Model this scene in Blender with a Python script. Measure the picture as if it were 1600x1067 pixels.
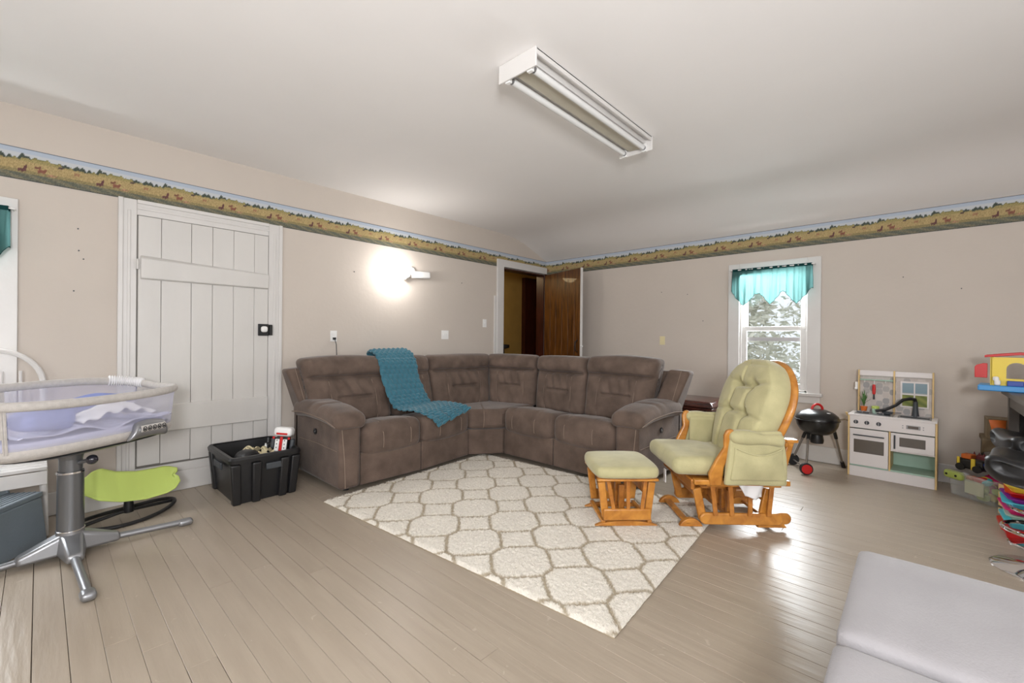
import bpy, bmesh, math, random
from mathutils import Vector, Matrix
random.seed(7)
PI = math.pi
def pw_(a, b): return max(0.0, a)**b
sc = bpy.context.scene
for o in list(bpy.data.objects): bpy.data.objects.remove(o)
col = sc.collection

# ------------------------------------------------------------------ camera
F, CY, PITCH, ROLL, YAW = 683.09, 530.55, -0.0022, 0.0096, 0.7464
cam = bpy.data.cameras.new('camera'); cam_o = bpy.data.objects.new('camera', cam); col.objects.link(cam_o)
fw = Vector((math.cos(YAW)*math.cos(PITCH), math.sin(YAW)*math.cos(PITCH), math.sin(PITCH)))
r0 = Vector((math.sin(YAW), -math.cos(YAW), 0)); u0 = r0.cross(fw)
rr = math.cos(ROLL)*r0+math.sin(ROLL)*u0; uu = -math.sin(ROLL)*r0+math.cos(ROLL)*u0
M = Matrix((rr, uu, -fw)).transposed().to_4x4(); M.translation = Vector((0, 0, 1.3))
cam_o.matrix_world = M
cam.sensor_width = 36; cam.sensor_fit = 'HORIZONTAL'; cam.lens = F/1600*36
cam.shift_y = -(533.5-CY)/1600; cam.clip_start = .05
sc.camera = cam_o

# ------------------------------------------------------------------ light and exposure
sc.view_settings.view_transform = 'Standard'; sc.view_settings.look = 'None'
sc.view_settings.gamma = 1; sc.view_settings.use_curve_mapping = False
sc.view_settings.exposure = 0.03
W = bpy.data.worlds.new('overcast_sky'); sc.world = W; W.use_nodes = True
bg = W.node_tree.nodes['Background']; bg.inputs[0].default_value = (.86, .93, 1, 1); bg.inputs[1].default_value = 1.15

def area(name, loc, aim, sx, sy, power, colr=(1, 1, 1)):
    l = bpy.data.lights.new(name, 'AREA'); l.shape = 'RECTANGLE'; l.size = sx; l.size_y = sy
    l.energy = power; l.color = colr
    o = bpy.data.objects.new(name, l); col.objects.link(o); o.location = loc
    o.rotation_euler = (Vector(aim)-Vector(loc)).to_track_quat('-Z', 'Y').to_euler()
    return o
# daylight through the visible windows, then added fill lamps behind the camera
area('daylight_right_window', (6.05, 1.22, 1.5), (3.6, 0.9, 0), .75, 1.35, 105, (.93, .97, 1))
area('daylight_back_window', (-.58, 4.80, 1.5), (-.3, 2.0, .2),   .75, 1.35, 85, (.93, .97, 1))
area('front_fill', (1.2, -3.05, 1.5), (1.4, 0, 1.1), 1.5, 1.4, 42, (.97, .98, 1))  # added fill lamp at the made-up front opening
area('left_fill', (-1.95, .8, 1.5), (0, 1.0, 1.1), 1.3, 1.4, 34, (.97, .98, 1))  # added fill lamp at the made-up left opening
area('bounce_fill', (-.7, -.9, 1.7), (1.6, 1.3, 2.87), .6, .6, 118, (.98, .985, 1))  # added fill aimed at the ceiling, unseen source

# ------------------------------------------------------------------ materials
def mat(name, c, rough=.6, metal=0, var=.0, vscale=6, bump=0, bscale=60, sheen=0, spec=.5, alpha=1, emit=None, estr=0, trans=0, coat=0, stretch=None, det=4):
    m = bpy.data.materials.new(name); m.use_nodes = True; nt = m.node_tree; N = nt.nodes; L = nt.links
    b = N['Principled BSDF']; b.inputs['Base Color'].default_value = (*c, 1)
    b.inputs['Roughness'].default_value = rough; b.inputs['Metallic'].default_value = metal
    b.inputs['Specular IOR Level'].default_value = spec
    if sheen: b.inputs['Sheen Weight'].default_value = sheen; b.inputs['Sheen Roughness'].default_value = .4
    if coat: b.inputs['Coat Weight'].default_value = coat; b.inputs['Coat Roughness'].default_value = .1
    if alpha < 1: b.inputs['Alpha'].default_value = alpha
    if trans: b.inputs['Transmission Weight'].default_value = trans
    if emit: b.inputs['Emission Color'].default_value = (*emit, 1); b.inputs['Emission Strength'].default_value = estr
    if var or bump:
        tc = N.new('ShaderNodeTexCoord'); mp = N.new('ShaderNodeMapping'); L.new(tc.outputs['Object'], mp.inputs[0])
        if stretch: mp.inputs['Scale'].default_value = stretch
    if var:
        n = N.new('ShaderNodeTexNoise'); n.inputs['Scale'].default_value = vscale; n.inputs['Detail'].default_value = det
        L.new(mp.outputs[0], n.inputs['Vector'])
        r = N.new('ShaderNodeMapRange'); r.inputs[1].default_value = .25; r.inputs[2].default_value = .75
        r.inputs[3].default_value = 1-var; r.inputs[4].default_value = 1+var
        L.new(n.outputs['Fac'], r.inputs[0])
        mx = N.new('ShaderNodeMix'); mx.data_type = 'RGBA'; mx.blend_type = 'MULTIPLY'; mx.inputs[0].default_value = 1
        mx.inputs[6].default_value = (*c, 1); L.new(r.outputs[0], mx.inputs[7]); L.new(mx.outputs[2], b.inputs['Base Color'])
    if bump:
        n2 = N.new('ShaderNodeTexNoise'); n2.inputs['Scale'].default_value = bscale; n2.inputs['Detail'].default_value = 3
        L.new(mp.outputs[0], n2.inputs['Vector'])
        bp = N.new('ShaderNodeBump'); bp.inputs['Strength'].default_value = bump; bp.inputs['Distance'].default_value = .01
        L.new(n2.outputs['Fac'], bp.inputs['Height']); L.new(bp.outputs[0], b.inputs['Normal'])
    return m

def attr_mat(name, rough=.8, bump=0, bscale=300, spec=.3):
    m = mat(name, (.5, .5, .5), rough, bump=bump, bscale=bscale, spec=spec)
    a = m.node_tree.nodes.new('ShaderNodeAttribute'); a.attribute_name = 'print'
    m.node_tree.links.new(a.outputs['Color'], m.node_tree.nodes['Principled BSDF'].inputs['Base Color'])
    return m

def wood(name, c1, c2, rough=.4, scale=3, stretch=(1, 1, 8), coat=0):
    m = bpy.data.materials.new(name); m.use_nodes = True; N = m.node_tree.nodes; L = m.node_tree.links
    b = N['Principled BSDF']; b.inputs['Roughness'].default_value = rough; b.inputs['Coat Weight'].default_value = coat
    tc = N.new('ShaderNodeTexCoord'); mp = N.new('ShaderNodeMapping'); mp.inputs['Scale'].default_value = stretch
    n = N.new('ShaderNodeTexNoise'); n.inputs['Scale'].default_value = scale; n.inputs['Detail'].default_value = 6; n.inputs['Distortion'].default_value = .6
    cr = N.new('ShaderNodeValToRGB'); cr.color_ramp.elements[0].position = .32; cr.color_ramp.elements[1].position = .7
    cr.color_ramp.elements[0].color = (*c1, 1); cr.color_ramp.elements[1].color = (*c2, 1)
    L.new(tc.outputs['Object'], mp.inputs[0]); L.new(mp.outputs[0], n.inputs['Vector']); L.new(n.outputs['Fac'], cr.inputs[0]); L.new(cr.outputs[0], b.inputs['Base Color'])
    return m

def srgb(r, g, b):
    f = lambda v: (v/255/12.92) if v/255 <= .04045 else ((v/255+.055)/1.055)**2.4
    return (f(r), f(g), f(b))

M_wall = mat('beige_wall_paint', srgb(200, 190, 180), .75, var=.03, vscale=1.5, bump=.15, bscale=25)
M_ceil = mat('white_ceiling_paint', srgb(234, 231, 229), .85, var=.02, vscale=1.2, bump=.1, bscale=12)
M_white = mat('white_gloss_paint', srgb(212, 209, 206), .35, var=.03, vscale=5, bump=.15, bscale=18)
M_doorw = mat('old_white_door_paint', srgb(206, 203, 199), .4, var=.035, vscale=4, bump=.3, bscale=14, stretch=(1, 1, .3))
M_hall = mat('ochre_hall_wall', srgb(176, 142, 74), .8, var=.06)
M_dwood = wood('brown_door_wood', srgb(58, 30, 8), srgb(120, 74, 28), .4, 5, (6, 6, .7), .2)
M_jamb = wood('dark_red_brown_wood', srgb(40, 14, 8), srgb(74, 30, 18), .4, 5, (6, 6, .7))
M_chest = wood('dark_cherry_wood', srgb(34, 12, 8), srgb(84, 36, 24), .22, 4, (6, 1, 6), .4)
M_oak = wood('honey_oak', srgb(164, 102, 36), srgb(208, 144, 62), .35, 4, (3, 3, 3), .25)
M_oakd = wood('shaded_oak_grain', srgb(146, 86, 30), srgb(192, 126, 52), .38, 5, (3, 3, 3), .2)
M_suede = mat('brown_suede', srgb(99, 84, 75), .85, var=.34, vscale=6, bump=.25, bscale=90, sheen=.22, spec=.15, det=6)
M_stitch = mat('tan_stitching', srgb(136, 118, 104), .8)
M_green = mat('sage_microfibre', srgb(184, 177, 136), .9, var=.16, vscale=6, bump=.2, bscale=120, sheen=.3, spec=.1)
M_rug = attr_mat('shaggy_rug_pile', .95, .6, 260, .05)
M_rugb = mat('rug_backing', srgb(180, 165, 140), .9)
M_print = attr_mat('printed_paper', .7)
M_black = mat('black_plastic', (.012, .012, .013), .38, spec=.5)
M_blackg = mat('black_enamel', (.006, .006, .006), .3, coat=.15)
M_dkgrey = mat('charcoal_plastic', srgb(62, 66, 70), .5)
M_sgrey = mat('slate_grey_plastic', srgb(112, 122, 130), .5, var=.05, bump=.2, bscale=80)
M_silver = mat('silver_painted_metal', srgb(150, 151, 154), .34, metal=.7)
M_gunm = mat('grey_metal_column', srgb(120, 122, 125), .3, metal=.7)
M_chrome = mat('chrome', (.75, .75, .77), .08, metal=1)
M_alu = mat('brushed_tube', srgb(150, 145, 140), .3, metal=.8)
M_red = mat('red_plastic', srgb(200, 24, 22), .35)
M_yellow = mat('yellow_plastic', srgb(236, 208, 66), .4)
M_blue = mat('sky_blue_plastic', srgb(70, 150, 214), .4)
M_dblue = mat('royal_blue_plastic', srgb(36, 70, 160), .4)
M_orange = mat('orange_plastic', srgb(214, 110, 44), .5)
M_lime = mat('lime_plastic', srgb(186, 204, 104), .4)
M_pink = mat('magenta_plastic', srgb(214, 30, 110), .4)
M_turq = mat('turquoise_plastic', srgb(80, 190, 205), .4)
M_purple = mat('purple_plastic', srgb(130, 40, 150), .4)
M_mint = mat('mint_board', srgb(168, 196, 180), .6)
M_kwhite = mat('white_melamine', srgb(222, 216, 214), .4)
M_birch = mat('pale_birch_edge', srgb(222, 190, 132), .5, var=.06)
M_glassd = mat('smoked_window', srgb(92, 84, 76), .2)
M_grey = mat('grey_metal_sheet', srgb(150, 148, 148), .35, metal=.4)
M_teal = mat('teal_knit', srgb(66, 112, 128), .9, var=.1, vscale=20, sheen=.4, spec=.1)
M_hgrey = mat('heather_grey_cloth', srgb(186, 181, 176), .9, var=.1, vscale=45, bump=.2, bscale=200, sheen=.2, spec=.1)
M_lav = mat('lavender_sheet', srgb(196, 196, 216), .9, var=.04, vscale=8, spec=.1)
M_bluecl = mat('periwinkle_blanket', srgb(128, 138, 186), .9, var=.1, vscale=10, spec=.1)
M_wcloth = mat('white_cotton', srgb(226, 224, 224), .9, spec=.1)
M_net = mat('lilac_mesh_net', srgb(208, 208, 230), .8, alpha=.36, spec=.1)
M_ivory = mat('ivory_plastic', srgb(226, 214, 170), .45)
M_wplas = mat('white_plastic', srgb(235, 234, 232), .4)
M_bench = mat('light_grey_felt', srgb(160, 157, 159), .9, var=.06, vscale=5, bump=.2, bscale=150, sheen=.2, spec=.1)
M_desk = mat('grey_brown_laminate', srgb(84, 78, 72), .45)
M_dark = mat('dark_cavity', (.01, .01, .01), .7)
M_leather = mat('black_vinyl', (.012, .012, .013), .4)
M_foil = mat('green_toy_leaf', srgb(70, 110, 50), .6)
M_clear = mat('clear_plastic', (.8, .84, .82), .15, alpha=.2)
M_brownc = mat('tan_cardboard', srgb(120, 104, 80), .8)
M_tube = mat('fluorescent_tube', (.72, .72, .71), .25)
M_bulb = mat('lit_bulb', (1, 1, 1), .3, emit=(1, .97, .92), estr=30)
M_glass = bpy.data.materials.new('window_glass'); M_glass.use_nodes = True
_n = M_glass.node_tree.nodes; _n.remove(_n['Principled BSDF'])
_t = _n.new('ShaderNodeBsdfTransparent'); _g = _n.new('ShaderNodeBsdfGlossy'); _g.inputs['Roughness'].default_value = .03
_x = _n.new('ShaderNodeMixShader'); _x.inputs[0].default_value = .06
M_glass.node_tree.links.new(_t.outputs[0], _x.inputs[1]); M_glass.node_tree.links.new(_g.outputs[0], _x.inputs[2])
M_glass.node_tree.links.new(_x.outputs[0], _n['Material Output'].inputs[0])
def sheer(name, c, tfac, dens):
    m = bpy.data.materials.new(name); m.use_nodes = True; n = m.node_tree.nodes; L = m.node_tree.links; n.remove(n['Principled BSDF'])
    t = n.new('ShaderNodeBsdfTransparent'); t.inputs[0].default_value = (*[min(1, x*1.6+.08) for x in c], 1)
    d = n.new('ShaderNodeBsdfDiffuse'); d.inputs[0].default_value = (*c, 1)
    tl = n.new('ShaderNodeBsdfTranslucent'); tl.inputs[0].default_value = (*c, 1)
    a = n.new('ShaderNodeMixShader'); a.inputs[0].default_value = tfac; L.new(d.outputs[0], a.inputs[1]); L.new(tl.outputs[0], a.inputs[2])
    b = n.new('ShaderNodeMixShader'); b.inputs[0].default_value = dens; L.new(t.outputs[0], b.inputs[1]); L.new(a.outputs[0], b.inputs[2])
    L.new(b.outputs[0], n['Material Output'].inputs[0]); return m
M_curt = sheer('sheer_teal_voile', srgb(78, 112, 110), .42, .88)
M_curtd = sheer('dense_teal_header', srgb(34, 72, 72), .3, .97)
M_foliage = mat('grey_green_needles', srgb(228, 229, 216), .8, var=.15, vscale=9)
M_bark = mat('bark', srgb(90, 80, 70), .9)
M_ground = mat('pale_outdoor_ground', srgb(150, 150, 130), .9, var=.1)

# floor paint: glossy brown-beige, worn
def floor_mat():
    m = bpy.data.materials.new('taupe_floor_paint'); m.use_nodes = True; N = m.node_tree.nodes; L = m.node_tree.links
    b = N['Principled BSDF']
    tc = N.new('ShaderNodeTexCoord'); oi = N.new('ShaderNodeObjectInfo')
    mp = N.new('ShaderNodeMapping'); mp.inputs['Scale'].default_value = (14, 1.6, 1); L.new(tc.outputs['Object'], mp.inputs[0])
    ad = N.new('ShaderNodeVectorMath'); ad.operation = 'ADD'; L.new(mp.outputs[0], ad.inputs[0])
    sx = N.new('ShaderNodeCombineXYZ'); ml = N.new('ShaderNodeMath'); ml.operation = 'MULTIPLY'; ml.inputs[1].default_value = 60
    L.new(oi.outputs['Random'], ml.inputs[0]); L.new(ml.outputs[0], sx.inputs[2]); L.new(sx.outputs[0], ad.inputs[1])
    n = N.new('ShaderNodeTexNoise'); n.inputs['Scale'].default_value = 1.2; n.inputs['Detail'].default_value = 5; L.new(ad.outputs[0], n.inputs['Vector'])
    cr = N.new('ShaderNodeValToRGB'); cr.color_ramp.elements[0].position = .3; cr.color_ramp.elements[1].position = .72
    cr.color_ramp.elements[0].color = (*srgb(160, 147, 131), 1); cr.color_ramp.elements[1].color = (*srgb(170, 157, 141), 1)
    L.new(n.outputs['Fac'], cr.inputs[0])
    # pale scuffs
    n2 = N.new('ShaderNodeTexNoise'); n2.inputs['Scale'].default_value = 9; n2.inputs['Detail'].default_value = 8; n2.inputs['Distortion'].default_value = 2.5
    L.new(tc.outputs['Object'], n2.inputs['Vector'])
    c2 = N.new('ShaderNodeValToRGB'); c2.color_ramp.elements[0].position = .68; c2.color_ramp.elements[1].position = .74
    L.new(n2.outputs['Fac'], c2.inputs[0])
    mx = N.new('ShaderNodeMix'); mx.data_type = 'RGBA'; mx.inputs[7].default_value = (*srgb(196, 184, 170), 1)
    sf = N.new('ShaderNodeMath'); sf.operation = 'MULTIPLY'; sf.inputs[1].default_value = .55
    L.new(c2.outputs[0], sf.inputs[0]); L.new(sf.outputs[0], mx.inputs[0]); L.new(cr.outputs[0], mx.inputs[6])
    hs = N.new('ShaderNodeHueSaturation'); mr = N.new('ShaderNodeMapRange'); mr.inputs[3].default_value = .985; mr.inputs[4].default_value = 1.015
    L.new(oi.outputs['Random'], mr.inputs[0]); L.new(mr.outputs[0], hs.inputs['Value']); L.new(mx.outputs[2], hs.inputs['Color'])
    L.new(hs.outputs[0], b.inputs['Base Color'])
    rg = N.new('ShaderNodeMapRange'); rg.inputs[3].default_value = .26; rg.inputs[4].default_value = .44
    L.new(n.outputs['Fac'], rg.inputs[0]); L.new(rg.outputs[0], b.inputs['Roughness'])
    b.inputs['Specular IOR Level'].default_value = .5
    bp = N.new('ShaderNodeBump'); bp.inputs['Strength'].default_value = .25; bp.inputs['Distance'].default_value = .01
    n3 = N.new('ShaderNodeTexNoise'); n3.inputs['Scale'].default_value = 2.4; n3.inputs['Detail'].default_value = 5; L.new(ad.outputs[0], n3.inputs['Vector'])
    L.new(n3.outputs['Fac'], bp.inputs['Height']); L.new(bp.outputs[0], b.inputs['Normal'])
    return m
M_floor = floor_mat()

# ------------------------------------------------------------------ mesh building
MW = {}
def V3(p): return Vector(p)
class MB:
    def __init__(s): s.v = []; s.f = []; s.c = None
    def add(s, vs, fs):
        k = len(s.v); s.v += [Vector(p) for p in vs]; s.f += [tuple(i+k for i in f) for f in fs]; return s
    def box(s, c, d, rot=None):
        c = Vector(c); hx, hy, hz = d[0]/2, d[1]/2, d[2]/2
        vs = [Vector((x, y, z)) for x in (-hx, hx) for y in (-hy, hy) for z in (-hz, hz)]
        if rot is not None: vs = [rot @ p for p in vs]
        return s.add([p+c for p in vs], [(0, 1, 3, 2), (4, 6, 7, 5), (0, 4, 5, 1), (2, 3, 7, 6), (0, 2, 6, 4), (1, 5, 7, 3)])
    def bb(s, x0, x1, y0, y1, z0, z1): return s.box(((x0+x1)/2, (y0+y1)/2, (z0+z1)/2), (abs(x1-x0), abs(y1-y0), abs(z1-z0)))
    def hexa(s, b4, t4):
        return s.add(list(b4)+list(t4), [(3, 2, 1, 0), (4, 5, 6, 7), (0, 1, 5, 4), (1, 2, 6, 5), (2, 3, 7, 6), (3, 0, 4, 7)])
    def bar(s, p0, p1, w, h, up=(0, 0, 1)):
        p0 = Vector(p0); p1 = Vector(p1); d = (p1-p0).normalized(); sx = d.cross(Vector(up)).normalized(); sz = sx.cross(d)
        a = [p+sx*x*w/2+sz*z*h/2 for p in (p0, p1) for x, z in ((-1, -1), (1, -1), (1, 1), (-1, 1))]
        return s.hexa(a[:4], a[4:])
    def prism(s, pts, off):
        n = len(pts); off = Vector(off); P = [Vector(p) for p in pts]; Q = [p+off for p in P]
        return s.add(P+Q, [tuple(range(n))[::-1], tuple(range(n, 2*n))]+[(i, (i+1) % n, (i+1) % n+n, i+n) for i in range(n)])
    def tube(s, pts, r, seg=8, closed=False, flat=1.0):
        P = [Vector(p) for p in pts]; n = len(P); vs = []; fs = []; prev = None
        for i, p in enumerate(P):
            a = P[(i-1) % n] if (closed or i > 0) else P[i]; b = P[(i+1) % n] if (closed or i < n-1) else P[i]
            d = (b-a).normalized()
            if prev is None:
                up = Vector((0, 0, 1)) if abs(d.z) < .9 else Vector((1, 0, 0)); x = d.cross(up).normalized()
            else: x = (prev-d*prev.dot(d)).normalized()
            prev = x; y = d.cross(x); ri = r[i] if isinstance(r, (list, tuple)) else r
            for k in range(seg):
                t = 2*PI*k/seg; vs.append(p+x*math.cos(t)*ri+y*math.sin(t)*ri*flat)
        m = n if closed else n-1
        for i in range(m):
            for k in range(seg):
                a = i*seg+k; b = i*seg+(k+1) % seg; c = ((i+1) % n)*seg+(k+1) % seg; d = ((i+1) % n)*seg+k
                fs.append((a, b, c, d))
        if not closed: fs += [tuple(range(seg))[::-1], tuple(range((n-1)*seg, n*seg))]
        return s.add(vs, fs)
    def cyl(s, p0, p1, r, r1=None, seg=20): return s.tube([p0, p1], [r, r if r1 is None else r1], seg)
    def lathe(s, prof, c=(0, 0, 0), seg=32, sx=1, sy=1, caps=True):
        vs = []; fs = []; n = len(prof)
        for r, z in prof:
            for k in range(seg):
                t = 2*PI*k/seg; vs.append((c[0]+r*sx*math.cos(t), c[1]+r*sy*math.sin(t), c[2]+z))
        for i in range(n-1):
            for k in range(seg):
                fs.append((i*seg+k, i*seg+(k+1) % seg, (i+1)*seg+(k+1) % seg, (i+1)*seg+k))
        if caps: fs += [tuple(range(seg))[::-1], tuple(range((n-1)*seg, n*seg))]
        return s.add(vs, fs)
    def grid(s, fn, nu, nv, closeu=False):
        vs = [fn(i/(nu if closeu else nu-1), j/(nv-1)) for j in range(nv) for i in range(nu)]
        fs = []
        for j in range(nv-1):
            for i in range(nu if closeu else nu-1):
                a = j*nu+i; b = j*nu+(i+1) % nu; fs.append((a, b, b+nu, a+nu))
        return s.add(vs, fs)
    def rbox(s, d, r, n, fn=None):
        """rounded box d=(x,y,z) centred on 0, n=(nx,ny,nz) cells, fn maps each point"""
        key = {}; vs = []; fs = []; h = [d[0]/2, d[1]/2, d[2]/2]
        def cs(i, m, hh):
            return -hh+2*hh*i/m
        def vid(i, j, k):
            q = (i, j, k)
            if q in key: return key[q]
            p = Vector((cs(i, n[0], h[0]), cs(j, n[1], h[1]), cs(k, n[2], h[2])))
            inn = Vector([max(-(h[a]-r), min(h[a]-r, p[a])) for a in range(3)]); dd = p-inn
            L_ = dd.length
            if L_ > 1e-9:
                p = inn+dd/L_*min(r, L_) if L_ > r or sum(abs(dd[a]) > 1e-9 for a in range(3)) > 1 else p
            key[q] = len(vs); vs.append(p); return key[q]
        for ax in range(3):
            b, c = [(1, 2), (2, 0), (0, 1)][ax]
            for side in (0, n[ax]):
                for i in range(n[b]):
                    for j in range(n[c]):
                        def mk(ii, jj):
                            q = [0, 0, 0]; q[ax] = side; q[b] = ii; q[c] = jj; return vid(*q)
                        f = (mk(i, j), mk(i+1, j), mk(i+1, j+1), mk(i, j+1))
                        fs.append(f if side else f[::-1])
        if fn: vs = [Vector(fn(p.x, p.y, p.z)) for p in vs]
        return s.add(vs, fs)
    def build(s, name, m, parent=None, world=False, bevel=0, smooth=True, seg=2, subd=0, ang=35, solid=0):
        me = bpy.data.meshes.new(name)
        vs = s.v
        if world and parent is not None:
            inv = MW[parent.name].inverted(); vs = [inv @ p for p in vs]
        me.from_pydata([tuple(p) for p in vs], [], s.f)
        bm = bmesh.new(); bm.from_mesh(me); bmesh.ops.recalc_face_normals(bm, faces=bm.faces); bm.to_mesh(me); bm.free()
        if s.c is not None:
            a = me.color_attributes.new('print', 'FLOAT_COLOR', 'POINT')
            a.data.foreach_set('color', [x for c_ in s.c for x in (*c_, 1)])
        me.materials.append(m)
        if smooth:
            me.shade_smooth(); me.set_sharp_from_angle(angle=math.radians(ang))
        o = bpy.data.objects.new(name, me); col.objects.link(o)
        if parent is not None:
            o.parent = parent; MW[o.name] = MW[parent.name]
        else: MW[o.name] = Matrix.Identity(4)
        if solid:
            q = o.modifiers.new('solidify', 'SOLIDIFY'); q.thickness = solid; q.offset = 0
        if bevel:
            q = o.modifiers.new('bevel', 'BEVEL'); q.width = bevel; q.segments = seg; q.limit_method = 'ANGLE'; q.angle_limit = math.radians(40)
            q.harden_normals = False
        if subd:
            q = o.modifiers.new('subd', 'SUBSURF'); q.levels = subd; q.render_levels = subd
        return o

def tag(o, label=None, cat=None, group=None, kind=None):
    if label: o['label'] = label
    if cat: o['category'] = cat
    if group: o['group'] = group
    if kind: o['kind'] = kind
    return o
def thing(name, loc, rz, label, cat, group=None):
    o = bpy.data.objects.new(name, None); col.objects.link(o); o.empty_display_size = .1
    o.location = loc; o.rotation_euler = (0, 0, rz)
    MW[o.name] = Matrix.Translation(Vector(loc)) @ Matrix.Rotation(rz, 4, 'Z')
    return tag(o, label, cat, group)
def struct(name, mb, m, parent=None, **k):
    o = mb.build(name, m, parent, **k)
    if parent is None: o['kind'] = 'structure'
    return o
def sempty(name, loc, rz=0):
    o = bpy.data.objects.new(name, None); col.objects.link(o); o.location = loc; o.rotation_euler = (0, 0, rz)
    MW[o.name] = Matrix.Translation(Vector(loc)) @ Matrix.Rotation(rz, 4, 'Z'); o['kind'] = 'structure'; return o
def dup(root, loc=None, rz=None, label=None):
    c = root.copy(); col.objects.link(c)
    if loc is not None: c.location = loc
    if rz is not None: c.rotation_euler = (0, 0, rz)
    if label: c['label'] = label
    for ch in root.children:
        d = ch.copy(); col.objects.link(d); d.parent = c
        for g in ch.children:
            e = g.copy(); col.objects.link(e); e.parent = d
    return c

# ------------------------------------------------------------------ room shell
XB, YA, XL, YF, ZC = 5.749, 4.552, -2.0, -3.2, 2.87
XC = 5.10   # where the ceiling starts to slope
# floor: subfloor and painted planks
floor = struct('floor', MB().bb(XL-.1, XB+.1, YF-.1, YA+.1, -.08, -.0205), mat('floor_joint_grime', srgb(104, 92, 80), .8))
pw = .1025; nx = int((XB-XL)/pw)+1; x = XL+.003
rnd = random.Random(3)
pm = {}
for i in range(nx):
    x0 = -.015+pw*(i-19)
    if x0 > XB: break
    cuts = [YF]+sorted(rnd.uniform(YF+.7, YA-.5) for _ in range(rnd.choice((1, 2, 2))))+[YA+.05]
    for a, b in zip(cuts[:-1], cuts[1:]):
        if b-a < .25: continue
        g = rnd.choice((.0003, .0004, .0005, .0006, .0006, .0014)); dz = rnd.uniform(-.001, 0)
        o = MB().add([(x0+g, a+.001, dz-.02), (min(x0+pw-g, XB+.05), a+.001, dz-.02), (min(x0+pw-g, XB+.05), b-.001, dz-.02), (x0+g, b-.001, dz-.02),
                      (x0+g, a+.001, dz-.001), (min(x0+pw-g, XB+.05), a+.001, dz-.001), (min(x0+pw-g, XB+.05), b-.001, dz-.001), (x0+g, b-.001, dz-.001),
                      (x0+g+.0014, a+.0024, dz), (min(x0+pw-g-.0014, XB+.05), a+.0024, dz), (min(x0+pw-g-.0014, XB+.05), b-.0024, dz), (x0+g+.0014, b-.0024, dz)],
                     [(0, 1, 5, 4), (1, 2, 6, 5), (2, 3, 7, 6), (3, 0, 4, 7), (4, 5, 9, 8), (5, 6, 10, 9), (6, 7, 11, 10), (7, 4, 8, 11), (8, 9, 10, 11)]).build('plank', M_floor, floor, smooth=False)

# wall_back with the left window hole and the far doorway
W1 = (-.915, -.225, .74, 2.12)   # x0,x1,z0,z1 of window opening in wall_back
D2 = (4.70, 5.70, 0, 2.363)
T = .15
mb = MB()
for x0, x1, z0, z1 in ((XL-T, W1[0], -.02, 2.87), (W1[0], W1[1], -.02, W1[2]), (W1[0], W1[1], W1[3], 2.87), (W1[1], D2[0], -.02, 2.87),
                       (D2[0], D2[1], D2[3], 2.87), (D2[1], XB+T, -.02, 2.87)):
    mb.bb(x0, x1, YA, YA+T, z0, z1)
wall_back = struct('wall_back', mb, M_wall, smooth=False)
# wall_right
W2 = (.885, 1.57, .74, 2.12)
mb = MB()
for y0, y1, z0, z1 in ((YF-T, W2[0], -.02, 2.6), (W2[0], W2[1], -.02, W2[2]), (W2[0], W2[1], W2[3], 2.6), (W2[1], YA, -.02, 2.6)):
    mb.bb(XB, XB+T, y0, y1, z0, z1)
wall_right = struct('wall_right', mb, M_wall, smooth=False)
# front and left walls (behind the camera) with added, unseen window openings for the fill
mb = MB()
for x0, x1, z0, z1 in ((XL-T, .4, -.02, 2.87), (.4, 2.0, -.02, .8), (.4, 2.0, 2.2, 2.87), (2.0, XB+T, -.02, 2.87)): mb.bb(x0, x1, YF-T, YF, z0, z1)
struct('wall_front', mb, M_wall, smooth=False)
mb = MB()
for y0, y1, z0, z1 in ((YF, .1, -.02, 2.87), (.1, 1.5, -.02, .8), (.1, 1.5, 2.2, 2.87), (1.5, YA, -.02, 2.87)): mb.bb(XL-T, XL, y0, y1, z0, z1)
struct('wall_left', mb, M_wall, smooth=False)
# ceiling: flat, then a soft fold and a slope down to the right wall
prof = [(XL-T, ZC), (XC-.55, ZC), (XC-.3, ZC-.008), (XC-.1, ZC-.03), (XC+.08, ZC-.075), (XC+.25, ZC-.135), (XB, 2.590), (XB+T, 2.53)]
mb = MB(); y0, y1 = YF-T, YA+.0
def cf(u, v):
    k = u*(len(prof)-1); i = min(int(k), len(prof)-2); f = k-i
    return (prof[i][0]*(1-f)+prof[i+1][0]*f, y0+(y1-y0)*v, prof[i][1]*(1-f)+prof[i+1][1]*f)
mb.grid(cf, len(prof), 2)
struct('ceiling', mb, M_ceil, smooth=True, ang=60)
mb = MB().bb(XL-T, XB+T, YF-T, YA+T, 3.0, 3.05)
struct('attic_floor', mb, M_ceil, smooth=False)
mb = MB().bb(XB+.0, XB+T, YF-T, YA+T, 2.6, 3.0)
struct('trim_1', mb, M_ceil, smooth=False)

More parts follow.
